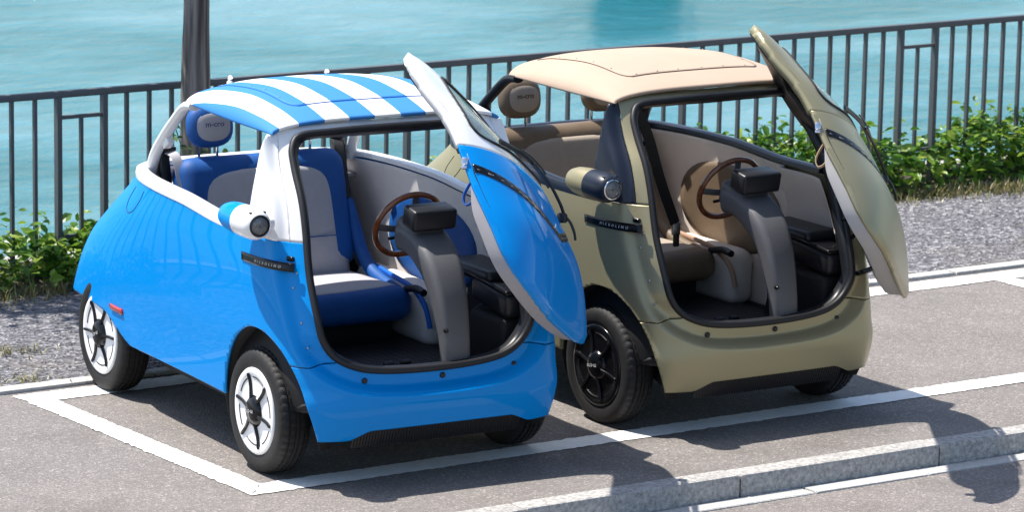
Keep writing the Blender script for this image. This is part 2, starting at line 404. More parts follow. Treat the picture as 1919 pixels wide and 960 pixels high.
# planted verge: slightly mounded soil that ends in the lake wall
xs = np.linspace(-60, 80, 281); ysr = np.array([4.2, 4.35, 4.6, 4.85])
Pz = np.zeros((len(xs), len(ysr), 3))
for i, x in enumerate(xs):
    for j, y in enumerate(ysr): Pz[i, j] = (x, y, [.0, .03, .04, -.02][j]+.015*math.sin(x*3.1+j))
tagthing(add('verge', orient(grid(Pz), (0, 4, -5)), 'soil'), kind='structure')
tagthing(add('lake_wall', ([(-60, 4.83, 0), (80, 4.83, 0), (80, 5.0, 0), (-60, 5.0, 0), (-60, 4.83, -1.6), (80, 4.83, -1.6), (80, 5.0, -1.6), (-60, 5.0, -1.6)],
         [(0, 1, 2, 3), (2, 6, 7, 3), (0, 4, 5, 1)]), 'granite', smooth=False), 'low stone wall at the edge of the lake', 'wall')
sheet('water', -500, 700, 4.98, 900, -0.8, 'water')

def stone_block(L, y0, y1, z0, z1, r):
    V, F = rbox(((0), (y0+y1)/2, (z0+z1)/2), (L/2, (y1-y0)/2, (z1-z0)/2), r, 2); return V, F
def stone_row(name, child, xa, xb, y0, y1, z0, z1, r, m, L0, gap, base):
    bb = rbox(((xa+xb)/2, (y0+y1)/2, (z0+z1)/2-.012), ((xb-xa)/2, (y1-y0)/2-.006, (z1-z0)/2-.004), 0)
    root = tagthing(add(name, bb, base, smooth=False), kind='structure')
    x = xa; i = 0; ms = {}
    while x < xb:
        k = random.choice((0, 1, 2)); L = L0*(.86, 1.0, 1.12)[k]
        if k not in ms:
            V, F = stone_block(L-gap, y0, y1, z0, z1, r)
            V = [(a+random.uniform(-.003, .003), b+random.uniform(-.003, .003), c+random.uniform(-.0025, .0025)) for a, b, c in V]
            ms[k] = mesh_from(child, V, F, m, True, 35)
        o = obj(child, ms[k], root); o.location = (x+L/2, 0, random.uniform(-.002, .002)); x += L
    return root
stone_row('kerb', 'kerb_stone', -2.2, 9.0, KF, KB, -.30, .006, .012, 'granite', .98, .0035, 'mortar')
stone_row('gutter', 'gutter_stone', -2.2, 9.0, -.872, -.772, -.30, DROP+.008, .006, 'granite_pale', .62, .006, 'mortar')
stone_row('edging', 'edging_stone', -3.2, 9.5, 2.118, 2.214, -.2, .018, .009, 'granite_pale', .98, .008, 'mortar')
# painted bay lines: ragged thin slabs of road paint
SK = -math.tan(rad(1.777))
def ragged(path, n, amp):
    out = []
    for k in range(len(path)):
        a = np.array(path[k], float); b = np.array(path[(k+1) % len(path)], float); L = np.linalg.norm(b-a); m = max(2, int(L/n)); d = (b-a)/L; nn = np.array([-d[1], d[0]])
        for i in range(m):
            j = rng.normal(0, amp) if i else 0
            out.append(a+(b-a)*i/m+nn*j)
    return out
def paint(name, poly, z=.004):
    P = ragged(poly, .020, .0034); bm = bmesh.new(); f = bm.faces.new([bm.verts.new((p[0], p[1], z)) for p in P])
    bmesh.ops.triangulate(bm, faces=[f]); me = bpy.data.meshes.new(name); bm.to_mesh(me); bm.free(); me.materials.append(MAT['line_paint'])
    for p in me.polygons:
        if p.normal.z < 0: p.flip()
    o = obj(name, me); return tagthing(o, kind='structure')
def sx(x, y): return (x+SK*y, y)
XE = 5.71
paint('bay_line', [sx(0, 0), (9, 0), (9, .152), sx(.131, .152)])
paint('bay_line', [sx(.131, 1.903), (9, 1.903), (9, 2.071), sx(0, 2.071)], .004)
paint('bay_line', [sx(0, .0), sx(.131, .152), sx(.131, 1.903), sx(0, 2.071)], .0041)
paint('bay_line', [sx(XE, .154), sx(XE+.133, .154), sx(XE+.133, 1.901), sx(XE, 1.901)])

# ------------------------------------------------------------------ lake fence
fence = bpy.data.objects.new('fence', None); COL.objects.link(fence); YF, HF = 4.387, .987; X0, PF = 1.622, .13421
fence.location = (X0, YF, 0)
tagthing(fence, 'dark grey steel fence of upright bars along the lake', 'fence')
rail = add('rail', rbox((3.55, 0, HF-.018), (7.1, .022, .018), .006, 2), 'fence_metal', fence)
bar_me = mesh_from('bar', *rbox((0, 0, .48), (.009, .014, .475), .002, 1), 'fence_metal')
short_me = mesh_from('bar', *rbox((0, 0, .53), (.009, .012, .315), .002, 1), 'fence_metal')
post_me = mesh_from('post', *rbox((0, 0, .40), (.0135, .024, .56), .003, 1), 'fence_metal')
cross_me = mesh_from('crossbar', *rbox((0, 0, 0), (PF-.012, .011, .010), .002, 1), 'fence_metal')
for k in range(-26, 80):
    ph = k % 14
    if ph in (12, 0): o = obj('post', post_me, fence); o.location = (k*PF, 0, 0)
    elif ph == 13:
        o = obj('bar', short_me, fence); o.location = (k*PF, 0, 0)
        for z in (.846, .212): o = obj('crossbar', cross_me, fence); o.location = (k*PF, 0, z)
    else: o = obj('bar', bar_me, fence); o.location = (k*PF, 0, 0)

# ------------------------------------------------------------------ plants
def leaves(pts, size, spread=1.0, shape='ovate'):
    V = []; F = []
    for (x, y, z) in pts:
        s = size*random.uniform(.6, 1.25); az = random.uniform(0, 2*math.pi); el = random.gauss(.35, .45)*spread; ro = random.gauss(0, .5)
        d = np.array([math.cos(az)*math.cos(el), math.sin(az)*math.cos(el), -math.sin(el)*.6+.1]); d /= np.linalg.norm(d)
        u = np.array([0, 0, 1.0]); sd = np.cross(d, u); sd /= np.linalg.norm(sd); up = np.cross(sd, d)
        sd, up = sd*math.cos(ro)+up*math.sin(ro), -sd*math.sin(ro)+up*math.cos(ro)
        b = np.array([x, y, z]); k = len(V)
        pts_ = [b, b+d*s*.32+sd*s*.27+up*s*.05, b+d*s*.68+sd*s*.23+up*s*.04, b+d*s-up*s*.12, b+d*s*.68-sd*s*.23+up*s*.04, b+d*s*.32-sd*s*.27+up*s*.05, b+d*s*.45-up*s*.03]
        V += pts_; F += [(k, k+1, k+6), (k+1, k+2, k+6), (k+2, k+3, k+6), (k+3, k+4, k+6), (k+4, k+5, k+6), (k+5, k, k+6)]
    return V, F
def hedge_h(x): return .205+.085*float(smooth01((x-2.5)/1.5))+.05*math.sin(x*2.3+.6)+.045*math.sin(x*5.1)+.03*math.sin(x*11.7+1)
pts = []
for _ in range(14000):
    x = random.uniform(-.8, 10.2)
    if math.sin(x*4.3)+math.sin(x*9.1+2) < -1.1 and random.random() < .6: continue
    t = random.random(); y = 4.02+random.betavariate(1.3, 1.6)*.80; prof = math.sin(math.pi*min(1, max(0, (y-3.93)/.95)))**.55
    h = hedge_h(x)*prof*(1+.25*random.random()); z = h*(1-random.random()**2.2*.85)
    pts.append((x, y, max(.03, z)))
for _ in range(500):
    x = random.uniform(-.8, 10.2); pts.append((x, random.uniform(4.2, 4.6), hedge_h(x)+random.uniform(.05, .16)))
hd = add('creeper', leaves(pts, .075), 'creeper_leaf', smooth=False); tagthing(hd, 'low mass of green creeper leaves along the fence foot', 'creeper', kind='stuff')
V = []; F = []
for _ in range(9000):
    x = random.uniform(-1, 10.2); y = 3.98+random.gauss(0, .085)+.07*math.sin(x*2.2); h = random.uniform(.02, .085); a = random.uniform(0, 6.28); k = len(V); w = random.uniform(.003, .006)
    dx, dy = math.cos(a), math.sin(a); l = random.uniform(.01, .07)
    V += [(x-dy*w, y+dx*w, .004), (x+dy*w, y-dx*w, .004), (x+dx*l*.5+dy*w*.6, y+dy*l*.5-dx*w*.6, h*.7), (x+dx*l*.5-dy*w*.6, y+dy*l*.5+dx*w*.6, h*.7), (x+dx*l, y+dy*l, h)]
    F += [(k, k+1, k+2, k+3), (k+3, k+2, k+4)]
for cx, cy, n in ((3.3, 2.9, 0), (6.9, 2.95, 40), (6.55, 2.6, 30), (.35, 2.85, 60), (.1, 2.3, 40), (7.4, 2.7, 40)):
    for _ in range(n):
        x = cx+random.gauss(0, .07); y = cy+random.gauss(0, .05); h = random.uniform(.015, .05); a = random.uniform(0, 6.28); k = len(V); w = .004; dx, dy = math.cos(a), math.sin(a); l = random.uniform(.02, .06)
        V += [(x-dy*w, y+dx*w, .004), (x+dy*w, y-dx*w, .004), (x+dx*l*.5+dy*w*.6, y+dy*l*.5-dx*w*.6, h*.7), (x+dx*l*.5-dy*w*.6, y+dy*l*.5+dx*w*.6, h*.7), (x+dx*l, y+dy*l, h)]
        F += [(k, k+1, k+2, k+3), (k+3, k+2, k+4)]
tagthing(add('dry_grass', (V, F), 'dry_blade', smooth=False), 'thin dry grass between gravel and creeper', 'grass', kind='stuff')
V = []; F = []
oct_ = [(1, 0, 0), (0, 1, 0), (-1, 0, 0), (0, -1, 0), (0, 0, 1), (0, 0, -.6)]
of = [(0, 1, 4), (1, 2, 4), (2, 3, 4), (3, 0, 4), (1, 0, 5), (2, 1, 5), (3, 2, 5), (0, 3, 5)]
for _ in range(16000):
    x = random.uniform(-2, 9.5); y = random.uniform(2.20, 4.1); s = .004+.010*random.random()**2.2; a = random.uniform(0, 6.28); k = len(V); ca, sa = math.cos(a), math.sin(a)
    q = [random.uniform(.6, 1.2) for _ in range(6)]
    for (u, v, w), e in zip(oct_, q): V.append((x+s*e*(u*ca-v*sa), y+s*e*(u*sa+v*ca), .006+s*.55*e*w))
    F += [tuple(i+k for i in f) for f in of]
tagthing(add('gravel_stones', (V, F), 'pebble', smooth=False), 'loose grey crushed stone on the strip beside the bay', 'gravel', kind='stuff')

def tree():
    root = bpy.data.objects.new('tree', None); COL.objects.link(root); bx, by = 2.03, 4.13; root.location = (bx, by, 0)
    tagthing(root, 'single tree with straight grey brown trunk beside the fence', 'tree')
    path = spline([(0, 0, -.05), (.0, .0, .5), (-.005, .0, 1.2), (.0, .0, 2.0), (-.06, .12, 2.7), (-.2, .3, 3.4)], 6)
    sc = [1.18-.03*i for i in range(len(path))]; sc[0] = 1.5; sc[1] = 1.35; sc[2] = 1.25
    V, F = tube(path, .086, 18, scales=sc, up=(0, 1, 0)); V = np.array(V)
    ang = np.arctan2(V[:, 1], V[:, 0]); V[:, :2] *= (1+.05*np.sin(ang*5+V[:, 2:3].ravel()*3)+.03*np.sin(ang*11+V[:, 2]*5))[:, None]*1.0
    add('trunk', (V, F), 'bark', root)
    tips = []
    for (a, b, c) in ((-1.2, .5, 2.9), (-1.9, 1.0, 3.2), (-1.5, .9, 3.7), (-.7, .9, 4.0), (-2.3, .8, 2.75), (-1.0, 1.5, 3.4), (-1.95, .45, 3.5)):
        st = np.array([-.05, .1, 2.4+random.random()*.6]); en = np.array([a, b, c]); md = (st+en)/2+np.array([0, 0, .12])
        add('branch', tube(spline([st, md, en], 5), .028, 8, scales=list(np.linspace(1, .3, 11))), 'bark', root); tips.append(en)
        tips.append((md+en)/2)
    P = []
    for t in tips:
        for _ in range(190):
            d = rng.normal(0, 1, 3); d /= np.linalg.norm(d); P.append(tuple(t+d*np.array([.42, .36, .30])*random.random()**.5))
    cr = add('crown', leaves(P, .10), 'tree_leaf', root, smooth=False)
    # side shoots near the foot of the trunk
    S = []; tw = []
    for (dx, z0, z1) in ((-.13, .55, .84), (-.04, .5, .72), (.07, .35, .64), (.10, .3, .5)):
        pth = spline([(dx*.3, -.05, z0-.15), (dx*.8, -.09, z0+.05), (dx*1.5, -.11, z1)], 5); tw.append(tube(pth, .003, 5))
        for p in pth[3:]: S += [(p[0]+random.uniform(-.03, .03), p[1]+random.uniform(-.03, .03), p[2]) for _ in range(3)]
    add('shoot', join(*tw), 'bark', root); add('shoot_leaves', leaves(S, .05), 'creeper_leaf', root, smooth=False)
tree()

def boat():
    root = bpy.data.objects.new('rowing_boat', None); COL.objects.link(root); root.location = (15.35, 18.75, -.8); root.rotation_euler = (0, 0, rad(52))
    tagthing(root, 'small green rowing boat afloat on the lake', 'boat')
    n, m = 24, 13; P = np.zeros((n, m, 3))
    for i in range(n):
        t = i/(n-1); x = -1.2+2.5*t; hw = .50*(1-max(0, (t-.35)/.65)**2.2)**.8*(.85+.15*min(1, t/.3))+.01; d = .30; sheer = .42+.14*(t-.3)**2*2
        for j in range(m):
            a = math.pi*j/(m-1); c, s = math.cos(a), math.sin(a)
            P[i, j] = (x, hw*np.sign(c)*abs(c)**.7, sheer-(sheer+.12)*s**.6)
    V, F = grid(P); F.append(tuple(range(m)))
    add('hull', orient((V, F), (0, 0, .4)), 'hull_green', root, solid=.02)
    for x in (-.7, .1): add('thwart', rbox((x, 0, .26), (.11, .44, .014), .005, 2), 'hull_inside', root)
    add('gunwale', tube([tuple(p) for p in P[:, 0]]+[tuple(p) for p in P[::-1, -1]], .022, 8), 'white_satin', root)
    add('fender', sphere((.3, -.54, .2), (.07, .07, .14)), 'white_gloss', root)
boat()

# ================================================================== the cars (car frame: x forward, y left, z up, origin on the ground under the front axle)
Zt = [.10, .20, .30, .45, .60, .75, .90, 1.0, 1.06, 1.2, 1.3, 1.4, 1.48, 1.54]
fXF = stab(Zt, [.39, .44, .465, .485, .485, .468, .405, .36, .325, .235, .13, .04, -.04, -.12])
fN = stab([.1, .3, .45, .6, .8, 1.0, 1.54], [5.5, 5.5, 5.0, 4.2, 3.5, 3.2, 3.2])
fW = stab(Zt, [.62, .645, .655, .662, .668, .668, .665, .655, .65, .63, .61, .595, .575, .555])
fXR = stab([.10, .20, .36, .45, .55, .65, .72, .76, .80, .85, .90, .95, 1.0, 1.05, 1.10, 1.54], [-2.40, -2.41, -2.40, -2.345, -2.275, -2.18, -2.10, -2.035, -1.97, -1.89, -1.808, -1.728, -1.65, -1.583, -1.53, -1.2])
XM, NRR = -.15, 4.6
def front_x(y, z, off=0.0):
    a = fXF(z)-XM+off; t = np.clip(np.abs(y)/(fW(z)+off), 0, 1); n = fN(z); return XM+a*np.maximum(1-t**n, 0)**(1/n)
def side_y(x, z, off=0.0):
    x = np.asarray(x, float); z = np.asarray(z, float)
    t = np.where(x > XM, (x-XM)/(fXF(z)-XM+off), (XM-x)/(XM-fXR(z)+off)); n = np.where(x > XM, fN(z), NRR)
    return (fW(z)+off)*np.maximum(1-np.clip(t, 0, 1)**n, 0)**(1/n)
def ring(z, nf=90, nr=110):
    th = np.linspace(0, math.pi/2, 600); c, s = np.cos(th), np.sin(th); out = []
    for ex, a, sg, k in ((float(fN(z)), float(fXF(z))-XM, 1, nf), (NRR, XM-float(fXR(z)), -1, nr)):
        x = XM+sg*a*c**(2/ex); y = float(fW(z))*s**(2/ex); P = np.stack([x, y], -1)
        L = np.concatenate([[0], np.cumsum(np.linalg.norm(np.diff(P, axis=0), axis=1))]); q = np.linspace(0, L[-1], k+1)
        out.append(np.stack([np.interp(q, L, x), np.interp(q, L, y)], -1))
    half = np.concatenate([out[0], out[1][::-1][1:]])            # front centre -> rear centre, y>=0
    full = np.concatenate([half, (half*[1, -1])[::-1][1:-1]])
    return np.concatenate([full, np.full((len(full), 1), z)], 1)
def rings(zs): return np.array([ring(z) for z in zs])
def inward(P, d):
    Q = P.copy(); c = np.stack([np.clip(P[:, 0], -1.5, -.35), P[:, 1]*0, P[:, 2]*.6+.3], -1); v = c-P; v /= np.linalg.norm(v, axis=1)[:, None]
    return Q+v*np.asarray(d).reshape(-1, 1)
# ---- door opening outline (y, z)
half = [(.0, .477), (.17, .481), (.32, .494), (.42, .517), (.50, .560), (.538, .63), (.550, .74), (.552, .85), (.545, .96), (.532, 1.08), (.520, 1.20), (.508, 1.32), (.492, 1.395), (.440, 1.440), (.30, 1.450), (.15, 1.455)]
DOOR = spline(half+[(0, 1.456)]+[(-a, b) for a, b in half[::-1][:-1]], 5, closed=True)
OPEN = DOOR.copy(); OPEN[:, 0] *= np.where(OPEN[:, 0] > 0, .86+.14*smooth01((OPEN[:, 1]-.75)/.4), 1)     # the hinge side has the wider jamb
def sdf(poly):
    A = poly; B = np.roll(poly, -1, 0)
    def f(y, z):
        p = np.stack([y, z], -1); d2 = np.full(len(p), 1e9); ins = np.zeros(len(p), bool)
        for a, b in zip(A, B):
            e = b-a; w = p-a; t = np.clip((w @ e)/(e @ e+1e-12), 0, 1); q = w-t[:, None]*e; d2 = np.minimum(d2, (q*q).sum(1))
            c = ((a[1] > p[:, 1]) != (b[1] > p[:, 1])) & (p[:, 0] < (b[0]-a[0])*(p[:, 1]-a[1])/(b[1]-a[1]+1e-15)+a[0]); ins ^= c
        d = np.sqrt(d2); return np.where(ins, -d, d)
    return f
sdO = sdf(OPEN); sdDo = sdf(DOOR)
def f_open(P, d=0.0): return np.where(P[:, 0] > -.30, sdO(P[:, 1], P[:, 2])-d, 1.0)
belt = pch([-2.5, -1.6, -1.3, -.77, -.3, .25, .6], [1.04, 1.045, 1.055, 1.05, 1.022, 1.022, 1.022])
low = pch([-2.5, -2.2, -2.0, -1.75, -1.56, -1.42, -1.25, -1.0, -.2, .1, .3, .6], [.365, .375, .395, .405, .395, .345, .293, .295, .285, .25, .216, .216])
def f_low(P):
    z0 = low(P[:, 0])+np.where(P[:, 0] > .25, .038*smooth01((.44-np.abs(P[:, 1]))/.12), 0); return P[:, 2]-z0
def f_arch(P):
    d = np.sqrt(((P[:, 0]-.05)/np.where(P[:, 0] > .05, .345, .325))**2+(np.maximum(P[:, 2]-.27, -.2)/.372)**2)-1; return np.where(np.abs(P[:, 1]) > .38, d, 1.0)
def seam_z(P): return .523+.10*np.clip(.62-np.abs(P[:, 1]), 0, .2)
def f_bumper(P): return np.where(P[:, 0] > .1, P[:, 2]-seam_z(P), 1.0)
def jamb(P):
    sd = f_open(P); dep = .030+.028*smooth01((.66-P[:, 2])/.12); return dep*smooth01((.090-sd)/.030)*(sd < .2)-.013*smooth01((.45-P[:, 2])/.10)*smooth01((P[:, 0]-.12)/.3)*smooth01((sd-.075)/.02)
def shell(zs, fns, disp=True):
    VF = orient(grid(rings(zs), closed_v=True), (-.5, 0, .8))
    for fn in fns: VF = clip(VF, fn)
    V, F = VF
    if disp: V = inward(V, jamb(V))
    return V, F

def rotate(P, a, u, A):
    P = np.asarray(P, float); u = np.array(u, float); u /= np.linalg.norm(u); d = P-A; c, s = math.cos(a), math.sin(a)
    return A+d*c+np.cross(np.broadcast_to(u, d.shape), d)*s+(d @ u)[:, None]*u*(1-c)
DOOR_AX = (-math.sin(.404), -.286, math.cos(.404)); DOOR_PT = np.array([.328, .686, .7])
def door_move(P): return rotate(P, rad(51.5), DOOR_AX, DOOR_PT)

def surf_patch(x0, x1, z0, z1, off, nx=12, nz=4, side=-1, slant=0.0):
    P = np.zeros((nx, nz, 3))
    for i, x in enumerate(np.linspace(x0, x1, nx)):
        for j, z in enumerate(np.linspace(z0, z1, nz)):
            xx = x+slant*(z-z0); P[i, j] = (xx, side*(float(side_y(xx, z))+off), z)
    return grid(P)

RE = 3.8
def build_car():
    root = bpy.data.objects.new('bubble_car', None); COL.objects.link(root)
    # ---------------- painted body
    zs = np.concatenate([np.linspace(.20, 1.10, 66)])
    body = shell(zs, [f_low, f_arch, lambda P: belt(P[:, 0])-P[:, 2], f_open, lambda P: f_bumper(P)-.0022])
    add('body', body, 'paint_blue', root, solid=.012, sharp=50)
    bump = shell(np.linspace(.19, .62, 84), [f_low, f_arch, f_open, lambda P: P[:, 0]-.1, lambda P: seam_z(P)-P[:, 2]-.0022])
    add('front_bumper', bump, 'paint_blue', root, solid=.012, sharp=50)
    # ---------------- upper frame and pillars
    def f_pil(P): return P[:, 0]-np.where(np.abs(P[:, 1]) > .47, -.072-.09*smooth01((1.14-P[:, 2])/.12), -.3)
    zf = np.linspace(1.0, 1.50, 44)
    def sw_(P): return .050+.2*smooth01((P[:, 2]-1.36)/.05)*smooth01((.545-np.abs(P[:, 1]))/.05)
    def f_top(P): return 1.437+.05*np.maximum(1-np.clip(np.abs(P[:, 1])/.548, 0, 1)**RE, 0)**.5-P[:, 2]+.002
    def f_seam(P): return sw_(P)-f_open(P)
    fr = shell(zf, [lambda P: P[:, 2]-belt(P[:, 0])-.002, f_open, f_pil, f_seam, f_top, lambda P: P[:, 0]+.2]); add('opening_frame', fr, 'frame_role', root, solid=.014)
    pl = shell(zf, [lambda P: P[:, 2]-belt(P[:, 0])-.002, f_pil, lambda P: f_open(P)-sw_(P)-.002, lambda P: np.abs(P[:, 1])-.40, f_top, lambda P: P[:, 0]+.25])
    V, F = pl
    for s in (-1, 1): add('pillar', clip((V, F), lambda P: s*P[:, 1]), 'pillar_role', root, solid=.02)
    # ---------------- door seal
    O3 = np.stack([front_x(OPEN[:, 0], OPEN[:, 1]), OPEN[:, 0], OPEN[:, 1]], -1); O3 = inward(O3, .030+.028*smooth01((.66-O3[:, 2])/.12)-.003)
    add('door_seal', tube(O3, .0155, 10, closed=True, up=(1, 0, 0)), 'seal_rubber', root)
    inner = inward(O3, np.full(len(O3), .055)); add('door_jamb', grid(np.stack([O3, inner], 1), closed_u=True), 'black_satin', root, solid=.003)
    # ---------------- belt trim
    def path_at(z, x_to, off):
        R = ring(z, 90, 110); R = R[(R[:, 0] < x_to)]; k = np.argsort(np.arctan2(R[:, 1], -(R[:, 0]+.9))); R = R[k]; R[:, 2] = belt(R[:, 0]); return R
    bp = path_at(1.045, -.04, 0)
    pr = [(.004, -.010), (.006, .012), (.000, .030), (-.016, .038), (-.040, .037), (-.052, .030), (-.056, .012), (-.048, .010), (-.04, .020), (-.012, .012)]
    t = sweep(bp, [(-a, b) for a, b in pr]); c0 = np.array(t[0]).mean(0)
    V = np.array(t[0]); sgn = np.linalg.norm((V.reshape(len(bp), -1, 3)[:, 1]-bp)[:, :2], axis=1)
    if np.linalg.norm((V.reshape(len(bp), -1, 3)[len(bp)//2, 6]-np.array([-.9, 0, 1.05]))[:2]) > np.linalg.norm((bp[len(bp)//2]-np.array([-.9, 0, 1.05]))[:2]): t = sweep(bp, pr)
    add('belt_trim', orient(t, (-.9, 0, .9)), 'belt_role', root)
    # ---------------- roof
    yh = pch([0, .3, .7, 1], [.548, .548, .53, .505]); cr = pch([0, .06, .2, .45, .75, 1], [.050, .068, .098, .122, .098, .040])
    ns, nr_ = 61, 56
    def roof_pt(s, r, off=0.0):
        y = s*yh(r); xf = float(front_x(abs(y), 1.437+.05*(1-abs(s)**RE)**.5))+.004; xr = -1.16+.17*abs(s)**2.2; x = xf+(xr-xf)*r
        z = 1.437+cr(r)*(1-abs(s)**RE)**.5-.004*abs(s)**8*r; return np.array([x, y, z+off])
    ss = np.sin(np.linspace(-1, 1, ns)*math.pi/2)
    P = np.array([[roof_pt(s, r) for s in ss] for r in np.linspace(0, 1, nr_)])
    add('roof', orient(grid(P), (-.5, 0, 1.0)), 'roof_role', root, solid=.014)
    # folding hatch panel on the roof
    def hatch(u, v, off):
        rr = .16+.74*v; s = u*(.685); return roof_pt(s, rr, off)
    nh, mh = 45, 40; P = np.zeros((mh, nh, 3))
    for i, v in enumerate(np.linspace(0, 1, mh)):
        for j, u in enumerate(np.linspace(-1, 1, nh)):
            vv = v
            if v < .14: vv = .14-(.14-v)*1.0
            e = max(0, 1-v/.13); k = 1-.10*(1-math.sqrt(max(0, 1-e*e)))
            P[i, j] = hatch(u*k, v, .0035)
    hp = add('roof_hatch', orient(grid(P), (-.5, 0, 1)), 'roof_role', root, solid=.008)
    edge = np.concatenate([P[::-1, 0], P[0, 1:-1], P[:, -1]])
    add('hatch_piping', tube(edge-[0, 0, .002], .0022, 6), 'piping_role', hp)
    snap = sphere((0, 0, 0), (.0038, .0038, .002), 8, 5); sme = mesh_from('snap', *snap, 'metal_satin')
    for q in np.linspace(0, len(edge)-1, 16).astype(int):
        c = edge[q]; d = np.array([-.6, 0, c[2]])-c; d[2] = 0; d /= np.linalg.norm(d); o = obj('snap', sme, hp); o.location = c+d*.02+np.array([0, 0, .006])
    for y in (-.24, .24):
        p = roof_pt(y/.505, .97); add('latch', join(tube(spline([p, p+[-.006, 0, .022], p+[.004, 0, .036], p+[.018, 0, .03]], 4), .007, 8), sphere(p+[.0, 0, .006], .014)), 'white_role', root)
    # ---------------- rear hoops
    for s in (-1, 1):
        p = spline([(-.93, s*.490, 1.425), (-1.03, s*.486, 1.408), (-1.144, s*.485, 1.33), (-1.245, s*.49, 1.242), (-1.313, s*.50, 1.159), (-1.365, s*.505, 1.06)], 6)
        hoop = add('rear_hoop', tube(p, .021, 12, ry=.028, up=(0, 1, 0)), 'hoop_role', root)
        add('bracket', rbox((-1.235, s*.478, 1.222), (.030, .018, .026), .006, 2, Matrix.Rotation(rad(-35), 3, 'Y')), 'hoop_role', hoop)
    # ---------------- inner lining
    zl = np.linspace(.31, 1.07, 34); LV, LF = orient(grid(rings(zl), closed_v=True), (-.5, 0, .8)); LV = np.array(LV)
    lin = (inward(LV, .055+.06*smooth01((.20-f_open(LV))/.10)), LF)
    lin = clip(lin, lambda P: belt(P[:, 0])+.005-P[:, 2]); lin = clip(lin, lambda P: f_open(P)-.004)
    up_ = clip(lin, lambda P: np.where(P[:, 0] > -.42, P[:, 2]-.69-.06*smooth01((P[:, 0]-.0)/.2), 1)); add('side_lining', clip(up_, lambda P: .24-P[:, 0]), 'lining_role', root, solid=.004)
    dn = clip(lin, lambda P: np.where(P[:, 0] > -.42, .69+.06*smooth01((P[:, 0]-.0)/.2)-P[:, 2], -1)); add('footwell_lining', dn, 'liner_black', root, solid=.004)
    nk = clip(up_, lambda P: P[:, 0]-.241); add('front_lining', nk, 'black_satin', root, solid=.004)
    # floor
    n = 30; xs = np.linspace(-1.45, .41, n); P = np.zeros((n, 13, 3))
    for i, x in enumerate(xs):
        h = float(side_y(x, .34))-.05 if x < .40 else .30
        for j, t_ in enumerate(np.linspace(-1, 1, 13)): P[i, j] = (x, t_*max(h, .2), .335+.05*smooth01((x-.22)/.2))
    fl = orient(grid(P), (-.5, 0, 0)); add('floor', fl, 'liner_black', root, solid=.02)
    Pm = P.copy(); Pm = Pm[8:27, 1:-1].copy(); Pm[..., 2] += .008; add('floor_mat', orient(grid(Pm), (-.5, 0, 0)), 'floor_mat', root, solid=.006)
    add('underbody_blocker', rbox((-.62, 0, .255), (.66, .50, .075), .03, 2), 'liner_black', root)  # plain black box added beneath the floor to block light
    add('front_subframe', rbox((.2, 0, .26), (.20, .36, .09), .03, 2), 'liner_black', root)
    add('rear_subframe', rbox((-1.75, 0, .36), (.42, .38, .13), .05, 2), 'liner_black', root)
    # parcel shelf behind the seat
    P = np.zeros((12, 11, 3))
    for i, x in enumerate(np.linspace(-1.36, -1.53, 12)):
        for j, t_ in enumerate(np.linspace(-1, 1, 11)): P[i, j] = (x, t_*(float(side_y(x, 1.0))-.055), .985)
    add('parcel_shelf', orient(grid(P), (-1.4, 0, 0)), 'shelf_role', root, solid=.02)
    # wheel wells
    for s in (-1, 1):
        w1 = lathe([(.0, .47), (.365, .47), (.378, .485), (.382, .645)], 28, 'y', (.05, 0, .27), -15, 195); V = np.array(w1[0]); V[:, 1] = np.minimum(V[:, 1], side_y(.05+(V[:, 0]-.05)*.88, V[:, 2])-.010)*s
        V[:, 0] = .05+(V[:, 0]-.05)*.88
        add('wheel_well', (V, w1[1]), 'liner_black', root, solid=.004)
        w2 = lathe([(.0, .36), (.33, .36), (.34, .38), (.335, .625)], 24, 'y', (-1.66, 0, .27), 5, 175); V = np.array(w2[0]); V[:, 1] = np.minimum(V[:, 1], side_y(V[:, 0], np.maximum(V[:, 2], .42))-.02)*s
        add('wheel_well', (V, w2[1]), 'liner_black', root, solid=.004)
    # ---------------- grille and valance
    n = 60; P = np.zeros((2*n, 5, 3))
    for i, y in enumerate(np.linspace(-.40, .40, 2*n)):
        d = .014 if i % 2 else .020
        for j, z in enumerate(np.linspace(.17, .275, 5)): P[i, j] = (float(front_x(y, z))-d-.004*j*0, y, z)
    add('grille', orient(grid(P), (0, 0, .25)), 'black_satin', root, smooth=False, solid=.006)
    # ---------------- lights, badge, flaps on the skin
    b = surf_patch(-.09, .245, .906, .942, .002, 16, 4, -1, -.25); bd = add('name_strip', b, 'black_gloss', root, solid=.006, offset=0)
    V, F = text_mesh('M  I  C  R  O  L  I  N  O', .0165); V2 = np.array([((.105+v[0]*1.0), -(float(side_y(.105+v[0], .922+v[1]))+.0058+v[2]), .922+v[1]) for v in V])
    add('lettering', (V2, F), 'letter_white', bd, smooth=False)
    b = surf_patch(-.085, .268, .906, .942, .004, 16, 4, 1, -.25); add('name_strip', b, 'black_gloss', root, solid=.010, offset=0)
    for s in (-1, 1):
        add('side_reflector', surf_patch(-1.475, -1.33, .424, .449, .004, 8, 3, s, -.3), 'red_lens', root, solid=.010, offset=0)
    # charging flap outline
    loop = [(-1.30, 1.012), (-1.345, .96), (-1.355, .915), (-1.325, .895), (-1.26, .912), (-1.19, .975), (-1.165, 1.015)]
    lp = spline(loop, 5); Pth = np.array([(x, -float(side_y(x, z)), z) for x, z in lp]); add('charge_flap', tube(Pth, .0020, 6, up=(0, 1, 0)), 'gap_role', root)
    # bumper plugs and tow cover
    for y, z in ((-.372, .452), (.02, .440), (.388, .455)):
        c = np.array([float(front_x(y, z)), y, z]); c = inward(c[None], [.054])[0]; add('plug', lathe([(0, .006), (.009, .006), (.0125, .002), (.0125, -.006)], 14, 'x', c), 'black_satin', root)
